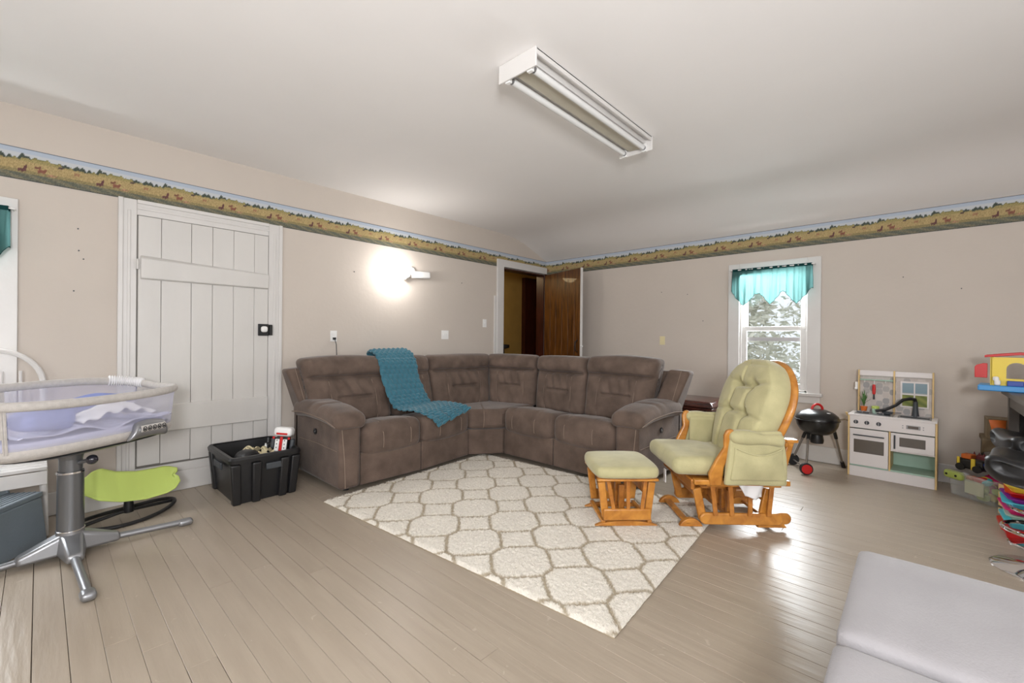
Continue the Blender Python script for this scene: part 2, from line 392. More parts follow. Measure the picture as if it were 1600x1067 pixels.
# wallpaper border: printed horse meadow, .393 m repeat
def frac(a): return a-math.floor(a)
HORSES = [(.10, .38, .055, .075, (.22, .09, .06)), (.34, .60, .034, .045, (.09, .06, .05)), (.55, .50, .042, .05, (.33, .18, .10)), (.85, .33, .038, .07, (.12, .05, .05)), (.22, .29, .07, .035, (.40, .22, .14)), (.05, .47, .035, .05, (.2, .09, .06)), (.90, .40, .014, .11, (.12, .05, .05))]
def border_col(s, v):
    t = frac(s/.393); rd = random.Random(int(t*397)*131+int(v*40)); nz = rd.uniform(.72, 1.26)
    ridge = .70+.05*math.sin(t*2*PI+1)+.018*math.sin(t*2*PI*7)+.015*math.sin(t*2*PI*13)
    tree = ridge
    for tx, th, tw in ((.55, .11, .05), (.63, .09, .05), (.72, .07, .03), (.86, .11, .045), (.93, .05, .04), (.40, .05, .06)):
        d = abs(t-tx)
        if d < tw: tree = max(tree, ridge+th*math.sqrt(1-(d/tw)**2))
    if v > .968 or v < .012: return (.02, .03, .05)
    if v > tree: return tuple(a*(1+.05*(nz-1)) for a in (.42, .48, .57)) if v > .86 else (.52, .54, .56)
    if v > ridge-.03:
        return tuple(a*nz for a in ((.06, .075, .06) if tree > ridge+.02 else (.17, .17, .055)))
    for hx, hy, hw, hh, hc in HORSES:
        d = min(abs(t-hx), 1-abs(t-hx))
        if (d/hw)**2+((v-hy)/(hh*.62))**2 < 1: return tuple(a*nz for a in hc)
        for lx in (-.7, -.45, .45, .75):
            if abs(t-hx-lx*hw) < .006 and hy-hh*1.05 < v < hy: return hc
        if abs(t-hx-hw*.95) < .011 and hy < v < hy+hh*.95: return hc
    if v < .24:
        g = .5+.5*math.sin(t*2*PI*3+v*30)
        return tuple(a*nz for a in ((.12, .125, .095) if g > .4 else (.18, .165, .11)))
    if v < .33: return tuple(a*nz for a in (.26, .21, .10))
    return tuple(a*nz for a in (.40, .30, .14)) if v < .6 else tuple(a*nz for a in (.31, .26, .11))
def border(name, fn, L_):
    n = int(L_/.393*100); nv = 30; mb = MB()
    mb.grid(lambda u, v: fn(u*L_, v), n+1, nv)
    mb.c = [border_col(i/n*L_, j/(nv-1)) for j in range(nv) for i in range(n+1)]
    return mb.build(name, M_print, None, smooth=False)
bz0, bz1 = 2.366, 2.585
o = border('trim_2', lambda s, v: (-2.0+s, YA-.0025, bz0+(bz1-bz0)*v), 7.745); o['kind'] = 'structure'
o = border('trim_3', lambda s, v: (XB-.0025, YA-s, bz0-.012+(bz1-bz0+.012)*v), 7.745); o['kind'] = 'structure'
# baseboards
def base(name, segs):
    mb = MB()
    for a in segs: mb.bb(*a)
    return struct(name, mb, M_white, bevel=.006)
base('baseboard_back', [(XL, .41, YA-.022, YA, 0, .165), (.41, 1.60, YA-.022, YA, 0, .165), (1.60, 4.57, YA-.022, YA, 0, .165)])
base('baseboard_right', [(XB-.022, XB, YF, YA, 0, .17)])
base('baseboard_front', [(XL, XB, YF, YF+.022, 0, .17)]); base('baseboard_left', [(XL, XL+.022, YF, YA, 0, .17)])

# nail heads left in the walls
for nm, par, ps in (('nail', wall_back, [(.19, 2.08), (.195, 1.92), (.22, 1.86), (.17, 1.62), (2.35, 2.02), (3.9, 2.05)]), ('nail', wall_right, [(2.55, 1.95), (2.2, 1.9), (.1, 1.94), (-.3, 1.8), (2.0, 1.55)])):
    for a, z in ps:
        mb = MB()
        if par is wall_back: mb.cyl((a, YA, z), (a, YA-.008, z), .005, seg=8)
        else: mb.cyl((XB, a, z), (XB-.008, a, z), .005, seg=8)
        mb.build(nm, M_dkgrey, par)

# ------------------------------------------------------------------ door 1: white ledged plank door
d1 = sempty('door_1', (1.0, YA, 0))
def casing(par, x0, x1, z0, z1, cw, cwr, top, y=YA, m=None):
    """moulded casing: two stepped boards per side"""
    m = m or M_white
    for nm, (a, b, c, d) in (('casing', (x0-cw, x0, z0, z1+top)), ('casing', (x1, x1+cwr, z0, z1+top)), ('casing', (x0, x1, z1, z1+top))):
        mb = MB().bb(a, b, y-.022, y, c, d)
        vert = (b-a) < (d-c)
        if vert:
            out = a if nm == 'casing' and b <= x0+.001 else b
            if out == a: mb.bb(a, a+.03, y-.036, y-.02, c, d).bb(a+.055, a+.075, y-.028, y-.02, c, z1+.03)
            else: mb.bb(b-.03, b, y-.036, y-.02, c, d).bb(b-.075, b-.055, y-.028, y-.02, c, z1+.03)
        else: mb.bb(a, b, y-.036, y-.02, d-.03, d).bb(a, b, y-.028, y-.02, d-.075, d-.055)
        mb.build('casing', m, par, world=True, bevel=.004)
casing(d1, .52, 1.478, .165, 2.252, .112, .12, .118)
MB().bb(.41, 1.60, YA-.02, YA, .165, .235).build('threshold', M_white, d1, world=True, bevel=.004)
xs = [.526, .672, .873, 1.026, 1.186, 1.353, 1.472]
MB().bb(.52, 1.478, YA-.012, YA-.001, .236, 2.252).build('door_backing', mat('grey_seam_paint', srgb(120, 116, 110), .7), d1, world=True)
for k, (a, b) in enumerate(zip(xs[:-1], xs[1:])):
    g = .0016 if k in (0, 2) else .0008
    MB().bb(a+g, b-g, YA-.034, YA-.010, .258-.004*k, 2.246).build('plank', M_doorw, d1, world=True, bevel=.003)
MB().hexa([(.541, YA-.062, 1.752), (1.468, YA-.062, 1.752), (1.468, YA-.034, 1.742), (.541, YA-.034, 1.742)], [(.541, YA-.062, 1.906), (1.468, YA-.062, 1.878), (1.468, YA-.034, 1.888), (.541, YA-.034, 1.934)]).build('ledge_board', M_doorw, d1, world=True, bevel=.006)
MB().bb(.541, 1.468, YA-.058, YA-.034, .515, .735).build('ledge_board', M_doorw, d1, world=True, bevel=.006)
MB().bb(1.385, 1.475, YA-.052, YA-.034, 1.305, 1.415).bb(1.478, 1.505, YA-.06, YA-.036, 1.31, 1.41).build('rim_lock', M_black, d1, world=True, bevel=.004)
kn = MB().cyl((1.42, YA-.05, 1.365), (1.42, YA-.085, 1.365), .012, seg=12)
kn.rbox((.056, .04, .056), .0199, (8, 8, 8), lambda x, y, z: (1.42+x, YA-.10+y, 1.365+z)); kn.build('door_knob', M_wplas, d1, world=True)
for z in (1.86, .62):
    MB().cyl((.523, YA-.042, z-.04), (.523, YA-.042, z+.04), .009, seg=10).bb(.505, .54, YA-.036, YA-.033, z-.035, z+.035).build('hinge', M_doorw, d1, world=True)

# ------------------------------------------------------------------ door 2: open brown plank door in the far corner, and the hall behind
d2 = sempty('door_2', (5.2, YA, 0))
MB().bb(4.571, 4.705, YA-.03, YA, 0, 2.477).build('casing', M_white, d2, world=True, bevel=.004)
MB().bb(4.705, 5.735, YA-.03, YA, 2.372, 2.477).build('casing', M_white, d2, world=True, bevel=.004)
MB().bb(4.52, 4.571, YA-.018, YA, 0, 1.93).build('casing', M_white, d2, world=True, bevel=.003)
MB().bb(5.70, 5.745, YA-.03, YA-.002, 0, 2.372).build('casing', M_jamb, d2, world=True, bevel=.003)
MB().bb(D2[0], D2[0]+.02, YA, YA+T, 0, D2[3]).bb(D2[0], D2[1], YA, YA+T, D2[3]-.02, D2[3]).build('frame', M_jamb, d2, world=True)
MB().bb(D2[1]-.02, D2[1], YA, YA+T, 0, D2[3]).build('frame', M_jamb, d2, world=True)
# the leaf, hinged at (5.70, 4.50), swung to 19 degrees off the right wall
hx, hy, ang = 5.695, 4.50, math.radians(19); dd = Vector((-math.sin(ang), -math.cos(ang), 0)); nn = Vector((-math.cos(ang), math.sin(ang), 0))
DW = .965
leaf = sempty('door_3', (hx, hy, 0))
cuts = [0, .17, .33, .50, .66, .82, DW]
for a, b in zip(cuts[:-1], cuts[1:]):
    p0 = Vector((hx, hy, .03))+dd*(a+.0015); p1 = Vector((hx, hy, .03))+dd*(b-.0015); n_ = nn*.035
    MB().hexa([p0, p1, p1+n_, p0+n_], [q+Vector((0, 0, 2.315)) for q in (p0, p1, p1+n_, p0+n_)]).build('plank', M_dwood, leaf, world=True, bevel=.003)
p0 = Vector((hx, hy, .03))+dd*(DW+.0005); p1 = p0+dd*.012; n_ = nn*.037
MB().hexa([p0, p1, p1+n_, p0+n_], [q+Vector((0, 0, 2.315)) for q in (p0, p1, p1+n_, p0+n_)]).build('painted_edge', M_white, leaf, world=True)
for z in (1.75, .45):
    a = Vector((hx, hy, z))+dd*.06-nn*.012; b = Vector((hx, hy, z))+dd*(DW-.06)-nn*.012
    MB().bar(a, b, .022, .14).build('ledge_board', M_dwood, leaf, world=True, bevel=.004)
hp = Vector((hx, hy, 1.2))+dd*(DW-.06)+nn*.035
mb = MB().tube([hp+Vector((0, 0, .09)), hp+nn*.035+Vector((0, 0, .065)), hp+nn*.045, hp+nn*.035-Vector((0, 0, .065)), hp-Vector((0, 0, .09))], .008, 8)
mb.build('pull_handle', M_black, leaf, world=True)
MB().cyl(p0+Vector((0, 0, 1.17))+nn*.018, p0+Vector((0, 0, 1.17))+nn*.018+dd*.035, .012, seg=8).build('latch_bolt', M_wplas, leaf, world=True)
# hall
hall = MB().bb(3.6, 8.6, 6.2, 6.3, 0, 2.8).bb(3.6, 3.7, YA+T, 6.2, 0, 2.8).bb(8.5, 8.6, YA+T, 6.2, 0, 2.8)
hall.bb(5.9, 8.6, YA+T, YA+T+.02, 0, 2.8)
struct('wall_hall', hall, M_hall, smooth=False)
struct('floor_hall', MB().bb(3.6, 8.6, YA+T, 6.3, -.05, 0), M_jamb, smooth=False)
struct('ceiling_hall', MB().bb(3.6, 8.6, YA+T, 6.3, 2.8, 2.85), M_ceil, smooth=False)
struct('trim_4', MB().bb(7.0, 8.4, 6.1, 6.2, 0, 2.6), M_jamb, smooth=False)
hl = bpy.data.lights.new('hall_fill', 'POINT'); hl.energy = 11; hl.color = (1, .78, .45); hl.shadow_soft_size = .15  # unseen warm light added to brighten the hall
ho = bpy.data.objects.new('hall_fill', hl); col.objects.link(ho); ho.location = (5.0, 5.3, 2.5)
st = thing('pedestal', (5.5, 5.35, 0), 0, 'black pedestal with flat cap seen through the open far doorway', 'stand')
MB().lathe([(.16, 0), (.16, .03), (.05, .06), (.04, .9), (.07, 1.0), (.06, 1.12)], seg=20).build('column', M_black, st)
MB().lathe([(.07, 1.12), (.15, 1.14), (.15, 1.19), (.12, 1.2)], seg=20).build('cap', M_black, st)

# ------------------------------------------------------------------ windows and valances
def window(name, loc, rz):
    """local: x across, y outward, wall face at y=0; opening x +-.343, z .74..2.12"""
    w = sempty(name, loc, rz); a = .343
    for x0, x1, z0, z1 in ((-a-.125, -a, .715, 2.225), (a, a+.125, .715, 2.225), (-a, a, 2.12, 2.225)):
        MB().bb(x0, x1, -.025, 0, z0, z1).build('casing', M_white, w, bevel=.004)
    MB().bb(-a-.145, a+.145, -.05, .02, .70, .735).bb(-a-.125, a+.125, -.02, 0, .62, .70).build('sill', M_white, w, bevel=.006)
    MB().bb(-a, -a+.02, 0, T, .735, 2.12).bb(a-.02, a, 0, T, .735, 2.12).bb(-a, a, 0, T, 2.10, 2.12).bb(-a, a, 0, T, .735, .755).build('frame', M_white, w)
    def sash(y, z0, z1, b, t):
        s = MB().bb(-a+.02, -a+.07, y, y+.03, z0, z1).bb(a-.07, a-.02, y, y+.03, z0, z1).bb(-a+.07, a-.07, y, y+.03, z0, z0+b).bb(-a+.07, a-.07, y, y+.03, z1-t, z1).build('sash', M_white, w, bevel=.003)
        MB().bb(-a+.07, a-.07, y+.012, y+.016, z0+b, z1-t).build('pane', M_glass, s)
    sash(.07, 1.42, 2.10, .04, .045); sash(.035, .757, 1.47, .065, .05)
    MB().bb(-a+.07, a-.07, .075, .085, 1.30, 1.345).build('storm_rail', M_grey, w)
    return w
window('window_1', ((W1[0]+W1[1])/2, YA, 0), 0)
window('window_2', (XB, (W2[0]+W2[1])/2, 0), -PI/2)
# unseen rear windows added as light sources, plain frames
w3 = sempty('added_window_3', (1.2, YF, 0))
MB().bb(.3, .4, YF, YF+.025, .7, 2.3).bb(2.0, 2.1, YF, YF+.025, .7, 2.3).bb(.4, 2.0, YF, YF+.025, 2.2, 2.3).bb(.3, 2.1, YF, YF+.05, .7, .8).bb(1.17, 1.23, YF-.08, YF-.03, .8, 2.2).build('frame', M_white, w3, world=True)
w4 = sempty('added_window_4', (XL, .8, 0))
MB().bb(XL, XL+.025, 0, .1, .7, 2.3).bb(XL, XL+.025, 1.5, 1.6, .7, 2.3).bb(XL, XL+.025, .1, 1.5, 2.2, 2.3).bb(XL, XL+.05, 0, 1.6, .7, .8).bb(XL-.08, XL-.03, .77, .83, .8, 2.2).build('frame', M_white, w4, world=True)

def valance(loc, rz, label):
    t = thing('curtain_valance', loc, rz, label, 'curtain')
    # local x across (+-.40), y towards room is -, z absolute minus loc.z
    pts = [(-.40, 1.90), (-.395, 1.875), (-.33, 1.78), (-.275, 1.715), (-.21, 1.77), (-.15, 1.84), (-.105, 1.855), (-.055, 1.80), (0, 1.72), (.06, 1.77), (.10, 1.84), (.13, 1.865), (.165, 1.84), (.21, 1.77), (.262, 1.712), (.32, 1.78), (.385, 1.855), (.40, 1.885)]
    def zb(x):
        for (a, b), (c, d) in zip(pts[:-1], pts[1:]):
            if a <= x <= c: return b+(d-b)*(x-a)/(c-a)
        return 1.88
    def f(u, v):
        # u goes: return side, front, return side
        s = -.46+.92*u; z1 = 2.150
        if s < -.40: x = -.40; y = -.02+(-.075)*((s+.46)/.06)
        elif s > .40: x = .40; y = -.02+(-.075)*((.46-s)/.06)
        else: x = s; y = -.095
        z = z1+(zb(x)-z1)*v
        fold = .008*math.sin(s*95)+.006*math.sin(s*57+1.3)+.004*math.sin(s*170)
        y += fold*(.5+.9*v)-.012*v
        x += .004*math.sin(s*120+v*3)
        return (x, y, z)
    MB().grid(f, 181, 24).build('voile', M_curt, t, ang=80)
    MB().grid(lambda u, v: (f(u, 0)[0]*1.0, f(u, 0)[1]-.006, 2.152-.03*v), 121, 3).build('rod_pocket', M_curtd, t, ang=80)
    MB().tube([f(i/90, 1.0) for i in range(91)], .0022, 5).build('hem', M_curtd, t)
    MB().tube([(-.42, -.02, 2.14), (-.42, -.09, 2.14), (-.40, -.095, 2.14), (.40, -.095, 2.14), (.42, -.09, 2.14), (.42, -.02, 2.14)], .006, 8).build('curtain_rod', M_wplas, t)
    return t
valance((XB-.002, (W2[0]+W2[1])/2+.005, 0), -PI/2, 'sheer teal valance with pointed hem on the right-hand window behind the glider')
valance(((W1[0]+W1[1])/2+.03, YA-.002, 0), 0, 'teal valance corner hanging at the left edge over the white window')

# ------------------------------------------------------------------ outdoors
struct('ground', MB().bb(XB+T, 22, -14, 18, -3.2, -3.0).bb(-14, XB, YA+4, 18, -3.2, -3.0), M_ground, smooth=False)
def tree(x, y, h, r, n, label, seed):
    t = thing('evergreen_tree', (x, y, -3), 0, label, 'tree', 'trees outside the windows')
    MB().tube([(0, 0, 0), (.05, 0, h*.5), (0, .05, h*.95)], [.16, .1, .02], 8).build('trunk', M_bark, t)
    rd = random.Random(seed); mb = MB()
    for k in range(n):
        hz = rd.random()**.8; z = h*.12+h*.88*hz; R = r*(1-hz*.75)*rd.uniform(.3, 1); a = rd.uniform(0, 2*PI)
        c = Vector((R*math.cos(a), R*math.sin(a), z-.25*R)); s = rd.uniform(.05, .13)
        d1_ = Vector((rd.gauss(0, 1), rd.gauss(0, 1), rd.gauss(0, .5))).normalized()*s; d2_ = Vector((rd.gauss(0, 1), rd.gauss(0, 1), rd.gauss(0, 1))).normalized()*s*.5
        mb.add([c-d1_, c+d2_, c+d1_, c-d2_], [(0, 1, 2, 3)])
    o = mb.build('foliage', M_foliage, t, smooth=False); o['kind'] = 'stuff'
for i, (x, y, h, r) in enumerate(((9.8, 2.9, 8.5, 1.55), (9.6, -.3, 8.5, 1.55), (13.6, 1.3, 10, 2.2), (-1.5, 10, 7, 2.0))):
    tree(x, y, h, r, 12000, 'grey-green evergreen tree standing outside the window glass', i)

# ------------------------------------------------------------------ ceiling fluorescent fixture
fx = thing('fluorescent_light', (2.5, 1.645, ZC), 0, 'white two-tube fluorescent light fixture mounted on the ceiling', 'ceiling light')
x0, x1, y0, y1 = 1.80-2.5, 3.20-2.5, -.135, .135
MB().bb(x0, x1, y0+.05, y1-.05, -.05, 0).bb(x0, x1, y0, y1, -.012, 0).build('housing', M_white, fx, bevel=.003)
MB().hexa([(x0, y0+.01, -.035), (x1, y0+.01, -.035), (x1, y0+.03, -.012), (x0, y0+.03, -.012)], [(x0, y0, -.035), (x1, y0, -.035), (x1, y0, -.0), (x0, y0, -.0)]).build('side_rail', M_white, fx)
MB().hexa([(x0, y1-.01, -.035), (x1, y1-.01, -.035), (x1, y1-.03, -.012), (x0, y1-.03, -.012)], [(x0, y1, -.035), (x1, y1, -.035), (x1, y1, -.0), (x0, y1, -.0)]).build('side_rail', M_white, fx)
MB().hexa([(x0+.02, -.045, -.075), (x1-.02, -.045, -.075), (x1-.02, .045, -.075), (x0+.02, .045, -.075)], [(x0+.02, -.06, -.045), (x1-.02, -.06, -.045), (x1-.02, .06, -.045), (x0+.02, .06, -.045)]).build('ballast_cover', mat('aged_cream_cover', srgb(188, 182, 166), .5, var=.05), fx, bevel=.003)
for xx in (x0-.006, x1-.006):
    MB().bb(xx, xx+.012, y0-.005, y1+.005, -.105, 0).build('end_plate', M_white, fx, bevel=.003)
for yy in (-.082, .082):
    tb = MB().cyl((x0+.05, yy, -.085), (x1-.05, yy, -.085), .019, seg=20).build('tube', M_tube, fx)
    for xa, xb in ((x0+.03, x0+.055), (x1-.055, x1-.03)): MB().cyl((xa, yy, -.085), (xb, yy, -.085), .0185, seg=16).build('tube_cap', M_silver, tb)
    for xa, xb in ((x0+.006, x0+.03), (x1-.03, x1-.006)): MB().bb(xa, xb, yy-.018, yy+.018, -.11, -.05).build('lamp_holder', M_wplas, fx, bevel=.003)

# ------------------------------------------------------------------ wall lamp (lit) with outlets, switches
wl = thing('wall_lamp', (3.08, YA, 2.10), 0, 'lit white swivel wall lamp glaring on the wall above the sofa', 'wall lamp')
MB().cyl((0, 0, .012), (0, -.03, .012), .048, seg=24).build('mount', M_wplas, wl, bevel=.004)
MB().bar((-.02, -.05, -.035), (.25, -.05, -.015), .045, .085).build('arm', M_wplas, wl, bevel=.014, seg=3)
MB().lathe([(.012, 0), (.03, .01), (.042, .05), (.044, .07)], seg=20).build('lamp_shade', M_wplas, wl)
for o in list(wl.children):
    if o.name.startswith('lamp_shade'): o.location = (-.06, -.07, -.05); o.rotation_euler = (0, math.radians(-100), 0)
bl = MB().lathe([(.002, 0), (.028, .012), (.036, .03), (.03, .045), (.005, .055)], seg=16).build('bulb', M_bulb, wl); bl.location = (-.12, -.07, -.04); bl.rotation_euler = (0, math.radians(-100), 0)
pl = bpy.data.lights.new('wall_lamp_light', 'POINT'); pl.energy = 12; pl.color = (1, .97, .94); pl.shadow_soft_size = .05
po = bpy.data.objects.new('wall_lamp_light', pl); col.objects.link(po); po.location = (2.84, YA-.19, 2.06)

def plate(loc, rz, label, cat, kind, m=M_wplas):
    t = thing(cat.replace(' ', '_'), loc, rz, label, cat)
    w = .115 if kind == 'double' else .072
    MB().box((0, -.003, 0), (w, .006, .115)).build('cover_plate', m, t, bevel=.002)
    if kind == 'outlet':
        for z in (-.026, .026): MB().box((0, -.007, z), (.034, .004, .03)).build('socket', m, t, bevel=.002)
    else:
        for x in ((-.023, .023) if kind == 'double' else (0,)): MB().box((x, -.009, .004), (.012, .012, .024)).build('toggle', m, t, bevel=.002)
    return t
plate((2.124, YA, 1.309), 0, 'white outlet on the back wall with a black plug, left of the wall lamp', 'wall outlet', 'outlet')
plate((3.62, YA, 1.342), 0, 'white double switch plate on the back wall between outlet and far doorway', 'light switch', 'double')
plate((4.337, YA, 1.517), 0, 'white single switch right beside the far doorway casing', 'light switch', 'single')
plate((XB, 2.533, 1.294), -PI/2, 'ivory switch plate on the right wall above the chest', 'light switch', 'single', M_ivory)
tag(MB().box((2.124, YA-.02, 1.283), (.026, .03, .024)).tube([(2.124, YA-.035, 1.275), (2.135, YA-.045, 1.22), (2.15, YA-.03, 1.05), (2.16, YA-.03, .6)], .004, 6).build('power_cord', M_black), 'black power cord plugged into the outlet, dropping behind the sofa', 'power cord')

# ------------------------------------------------------------------ rug
ra = math.radians(4.2); rex = Vector((math.cos(ra), math.sin(ra), 0)); rey = Vector((-math.sin(ra), math.cos(ra), 0)); ro = Vector((1.70, .95, 0))
RW, RL = 1.86, 2.46
rug = thing('area_rug', (ro.x, ro.y, 0), ra, 'cream shag area rug with tan trellis lattice in front of the sofa', 'rug')
def lattice(x, y):
    a, b = .41, .375
    u = (x-.248) % a; v = (y-1.075) % b; u = min(u, a-u); v = min(v, b-v); hx_, hy_ = a/2, b/2; q = .158
    du, dv = (hx_-u), (hy_-v)
    d1_ = abs((du**.94+dv**.94)**(1/.94)-q)*.70
    d = d1_
    if dv > q: d = min(d, du)
    if du > q: d = min(d, dv)
    return d
nu, nv = 232, 307; mb = MB(); rd = random.Random(5)
vs = []; cs = []
for j in range(nv):
    for i in range(nu):
        x = RW*i/(nu-1); y = RL*j/(nv-1)
        d = lattice(x+rd.gauss(0, .0035), y+rd.gauss(0, .0035)); k = max(0, min(1, (.0165-d)/.009))
        e = min(x, y, RW-x, RL-y); zz = .020-.006*k+rd.uniform(-.0045, .0045)
        if e < .02: zz = .006+(zz-.006)*e/.02
        vs.append((x+rd.uniform(-.002, .002), y+rd.uniform(-.002, .002), max(.004, zz)))
        w_ = rd.uniform(.93, 1.05)
        c1, c2 = (.86, .81, .72), (.47, .40, .30)
        cs.append(tuple((c1[q]*(1-k)+c2[q]*k)*w_ for q in range(3)))
fs = [(j*nu+i, j*nu+i+1, (j+1)*nu+i+1, (j+1)*nu+i) for j in range(nv-1) for i in range(nu-1)]
mb.v = [Vector(p) for p in vs]; mb.f = fs; mb.c = cs
pile = mb.build('pile', M_rug, rug, smooth=True, ang=180); pile['kind'] = 'stuff'
MB().bb(.002, RW-.002, .002, RL-.002, .0005, .006).build('backing', M_rugb, rug)
# loose tufts
mb = MB(); mb.c = []
for k in range(46000):
    x = rd.uniform(.004, RW-.004); y = rd.uniform(.004, RL-.004)
    d = lattice(x, y); k_ = d < .011
    c = (.50, .43, .32) if k_ else (.86, .81, .75); w_ = rd.uniform(.85, 1.06)
    a = rd.uniform(0, 2*PI); l = rd.uniform(.008, .016); r_ = .0016
    ca, sa = math.cos(a), math.sin(a); z = .013; t = rd.uniform(-.007, .007); t2 = rd.uniform(-.007, .007)
    mb.add([(x-ca*r_, y-sa*r_, z), (x+ca*r_, y+sa*r_, z), (x+t, y+t2, z+l)], [(0, 1, 2)]); mb.c += [tuple(q*w_ for q in c)]*3
tf = mb.build('tuft', M_rug, rug, smooth=False); tf['kind'] = 'stuff'

# ------------------------------------------------------------------ sectional sofa
SZ = .022
sofa = thing('sectional_sofa', (3.0, 3.9, SZ), 0, 'brown suede L-shaped reclining sectional sofa in the room corner', 'sofa')
mapL = lambda p, q, z: Vector((p, q, z))
def half(mp, p_out, b1, b2, b3, front, flip, n_):
    """mp maps (along p, depth q, z) to world; p_out outer edge of arm; seats b1..b2..b3; n_ is the sign from outer to inner"""
    s = n_
    def qb(name, p0, p1, q0, q1, z0, z1, m=M_suede, bevel=.02, q0b=None):
        q0b = q0 if q0b is None else q0b
        a = [mp(p0, q0, z0), mp(p1, q0b, z0), mp(p1, q1, z0), mp(p0, q1, z0)]; b = [mp(p0, q0, z1), mp(p1, q0b, z1), mp(p1, q1, z1), mp(p0, q1, z1)]
        return MB().hexa(a, b).build(name, m, sofa, world=True, bevel=bevel, seg=3)
    # arm body
    w = abs(b1-p_out)
    qb('arm', p_out, b1-s*.006, front, front+.93, .045, .60, bevel=.035)
    # piping down the arm front
    MB().tube([mp(p_out+s*.045, front-.003, .06), mp(p_out+s*.035, front-.004, .3), mp(p_out+s*.012, front-.003, .56)], .0035, 6).build('stitching', M_stitch, sofa, world=True)
    MB().tube([mp(p_out-s*.003, front+.05, .36), mp(p_out-s*.003, front+.45, .37), mp(p_out-s*.003, front+.80, .36)], .003, 6).build('stitching', M_stitch, sofa, world=True)
    # arm pad
    def af(x, y, z):
        t = (y+.44)/.88   # 0 front 1 back
        z2 = z*(1-.10*(1-t))+.625+.035*math.sin(min(1, t*1.5)*PI*.5)-.026*(max(0, .28-t)/.28)**1.5-.02*max(0, (t-.75)/.25)
        z2 -= .5*max(0, abs(x)-.06)**1.0*.25
        cr = .010*math.exp(-((t-.42)/.03)**2)+.006*math.exp(-((t-.58-.1*x)/.02)**2)
        if z > 0: z2 -= cr
        return mp((p_out+b1)/2-s*.012+s*x*(1-.08*(1-t)), front-.045+.44+y, z2)
    MB().rbox((w+.115, .88, .15), .068, (16, 40, 10), af).build('arm_pad', M_suede, sofa, world=True, ang=180)
    px = [af(-(w+.115)/2-.001, -.42+.84*i/24, -.02) for i in range(25)]
    MB().tube(px, .004, 6).build('piping', M_stitch, sofa, world=True)
    # control on the outer arm side
    MB().tube([mp(p_out-s*.002, front+.46, .47), mp(p_out-s*.012, front+.46, .47)], .026, 14).build('recline_button', M_black, sofa, world=True)
    MB().tube([mp(p_out-s*.009, front+.455, .47), mp(p_out-s*.016, front+.455, .47)], .009, 10).build('recline_button', M_chrome, sofa, world=True)
    # wing
    a = [mp(p_out-s*.0, front+.66, .56), mp(b1-s*.02, front+.62, .56), mp(b1-s*.02, front+.93, .56), mp(p_out-s*.0, front+.93, .56)]
    b = [mp(p_out-s*.13, front+.80, 1.0), mp(p_out+s*.06, front+.74, 1.015), mp(p_out+s*.06, front+.95, 1.01), mp(p_out-s*.13, front+.95, .995)]
    MB().hexa(a, b).build('wing', M_suede, sofa, world=True, bevel=.03, seg=3)
    a0 = mp(p_out+s*.02, front+.655, .57); b0 = mp(p_out-s*.06, front+.775, 1.005)
    MB().tube([a0, a0.lerp(b0, .5), b0], .003, 6).build('stitching', M_stitch, sofa, world=True)
    # rear shell
    qb('back_frame', p_out, b3+s*.35, front+.84, front+.97, .045, .99, bevel=.03)
    # front base panels and seats
    qf2 = front+.085 if not flip else front-.0
    qb('base_panel', b1, b2-s*.004, front+.02, front+.5, .045, .315, bevel=.012)
    qb('base_panel', b2+s*.004, b3-s*.003, front+.02, front+.5, .045, .315, bevel=.012, q0b=qf2+.02)
    for k, (pa, pb, fa, fb) in enumerate(((b1, b2, front, front), (b2, b3, front, qf2))):
        W_ = abs(pb-pa)-.008; D_ = .62
        def sf(x, y, z, top=True):
            u = x/W_+.5; t = (y+D_/2)/D_
            ff = fa+(fb-fa)*u
            zz = z+.42+.0
            if z > 0: zz += .035*pw_(math.sin(u*PI), .6)*pw_(math.sin(min(1, t*1.3)*PI), .7)-.085*t-.010*math.exp(-((u-.30)/.012)**2)-.010*math.exp(-((u-.76)/.012)**2)+.006*math.sin(u*21+t*9)*t-.03*math.exp(-((t-.62)/.03)**2)*math.exp(-((u-.55)/.22)**2)
            else: zz -= .02*math.sin(u*PI)
            q = ff+t*D_
            if t < .3: q -= .028*pw_(math.sin(u*PI), .5)*math.sin(max(0, min(1, (z+.13)/.26))*PI)*(1-t/.3)
            return mp(pa+s*(x+W_/2+.004), q, zz)
        MB().rbox((W_, D_, .27), .075, (34, 26, 14), sf).build('seat_cushion', M_suede, sofa, world=True, ang=180)
        for us in (.30, .76):
            ln = [sf((us-.5)*W_, -D_/2-.002, z_) for z_ in [-.06+.012*i for i in range(11)]]
            ln += [sf((us-.5)*W_, -D_/2+.06+.03*i, .135)+Vector((0, 0, .004)) for i in range(9)]
            MB().tube([p-(mp(0, .004, 0)-mp(0, 0, 0)) if i < 11 else p for i, p in enumerate(ln)], .0028, 5).build('stitching', M_stitch, sofa, world=True)

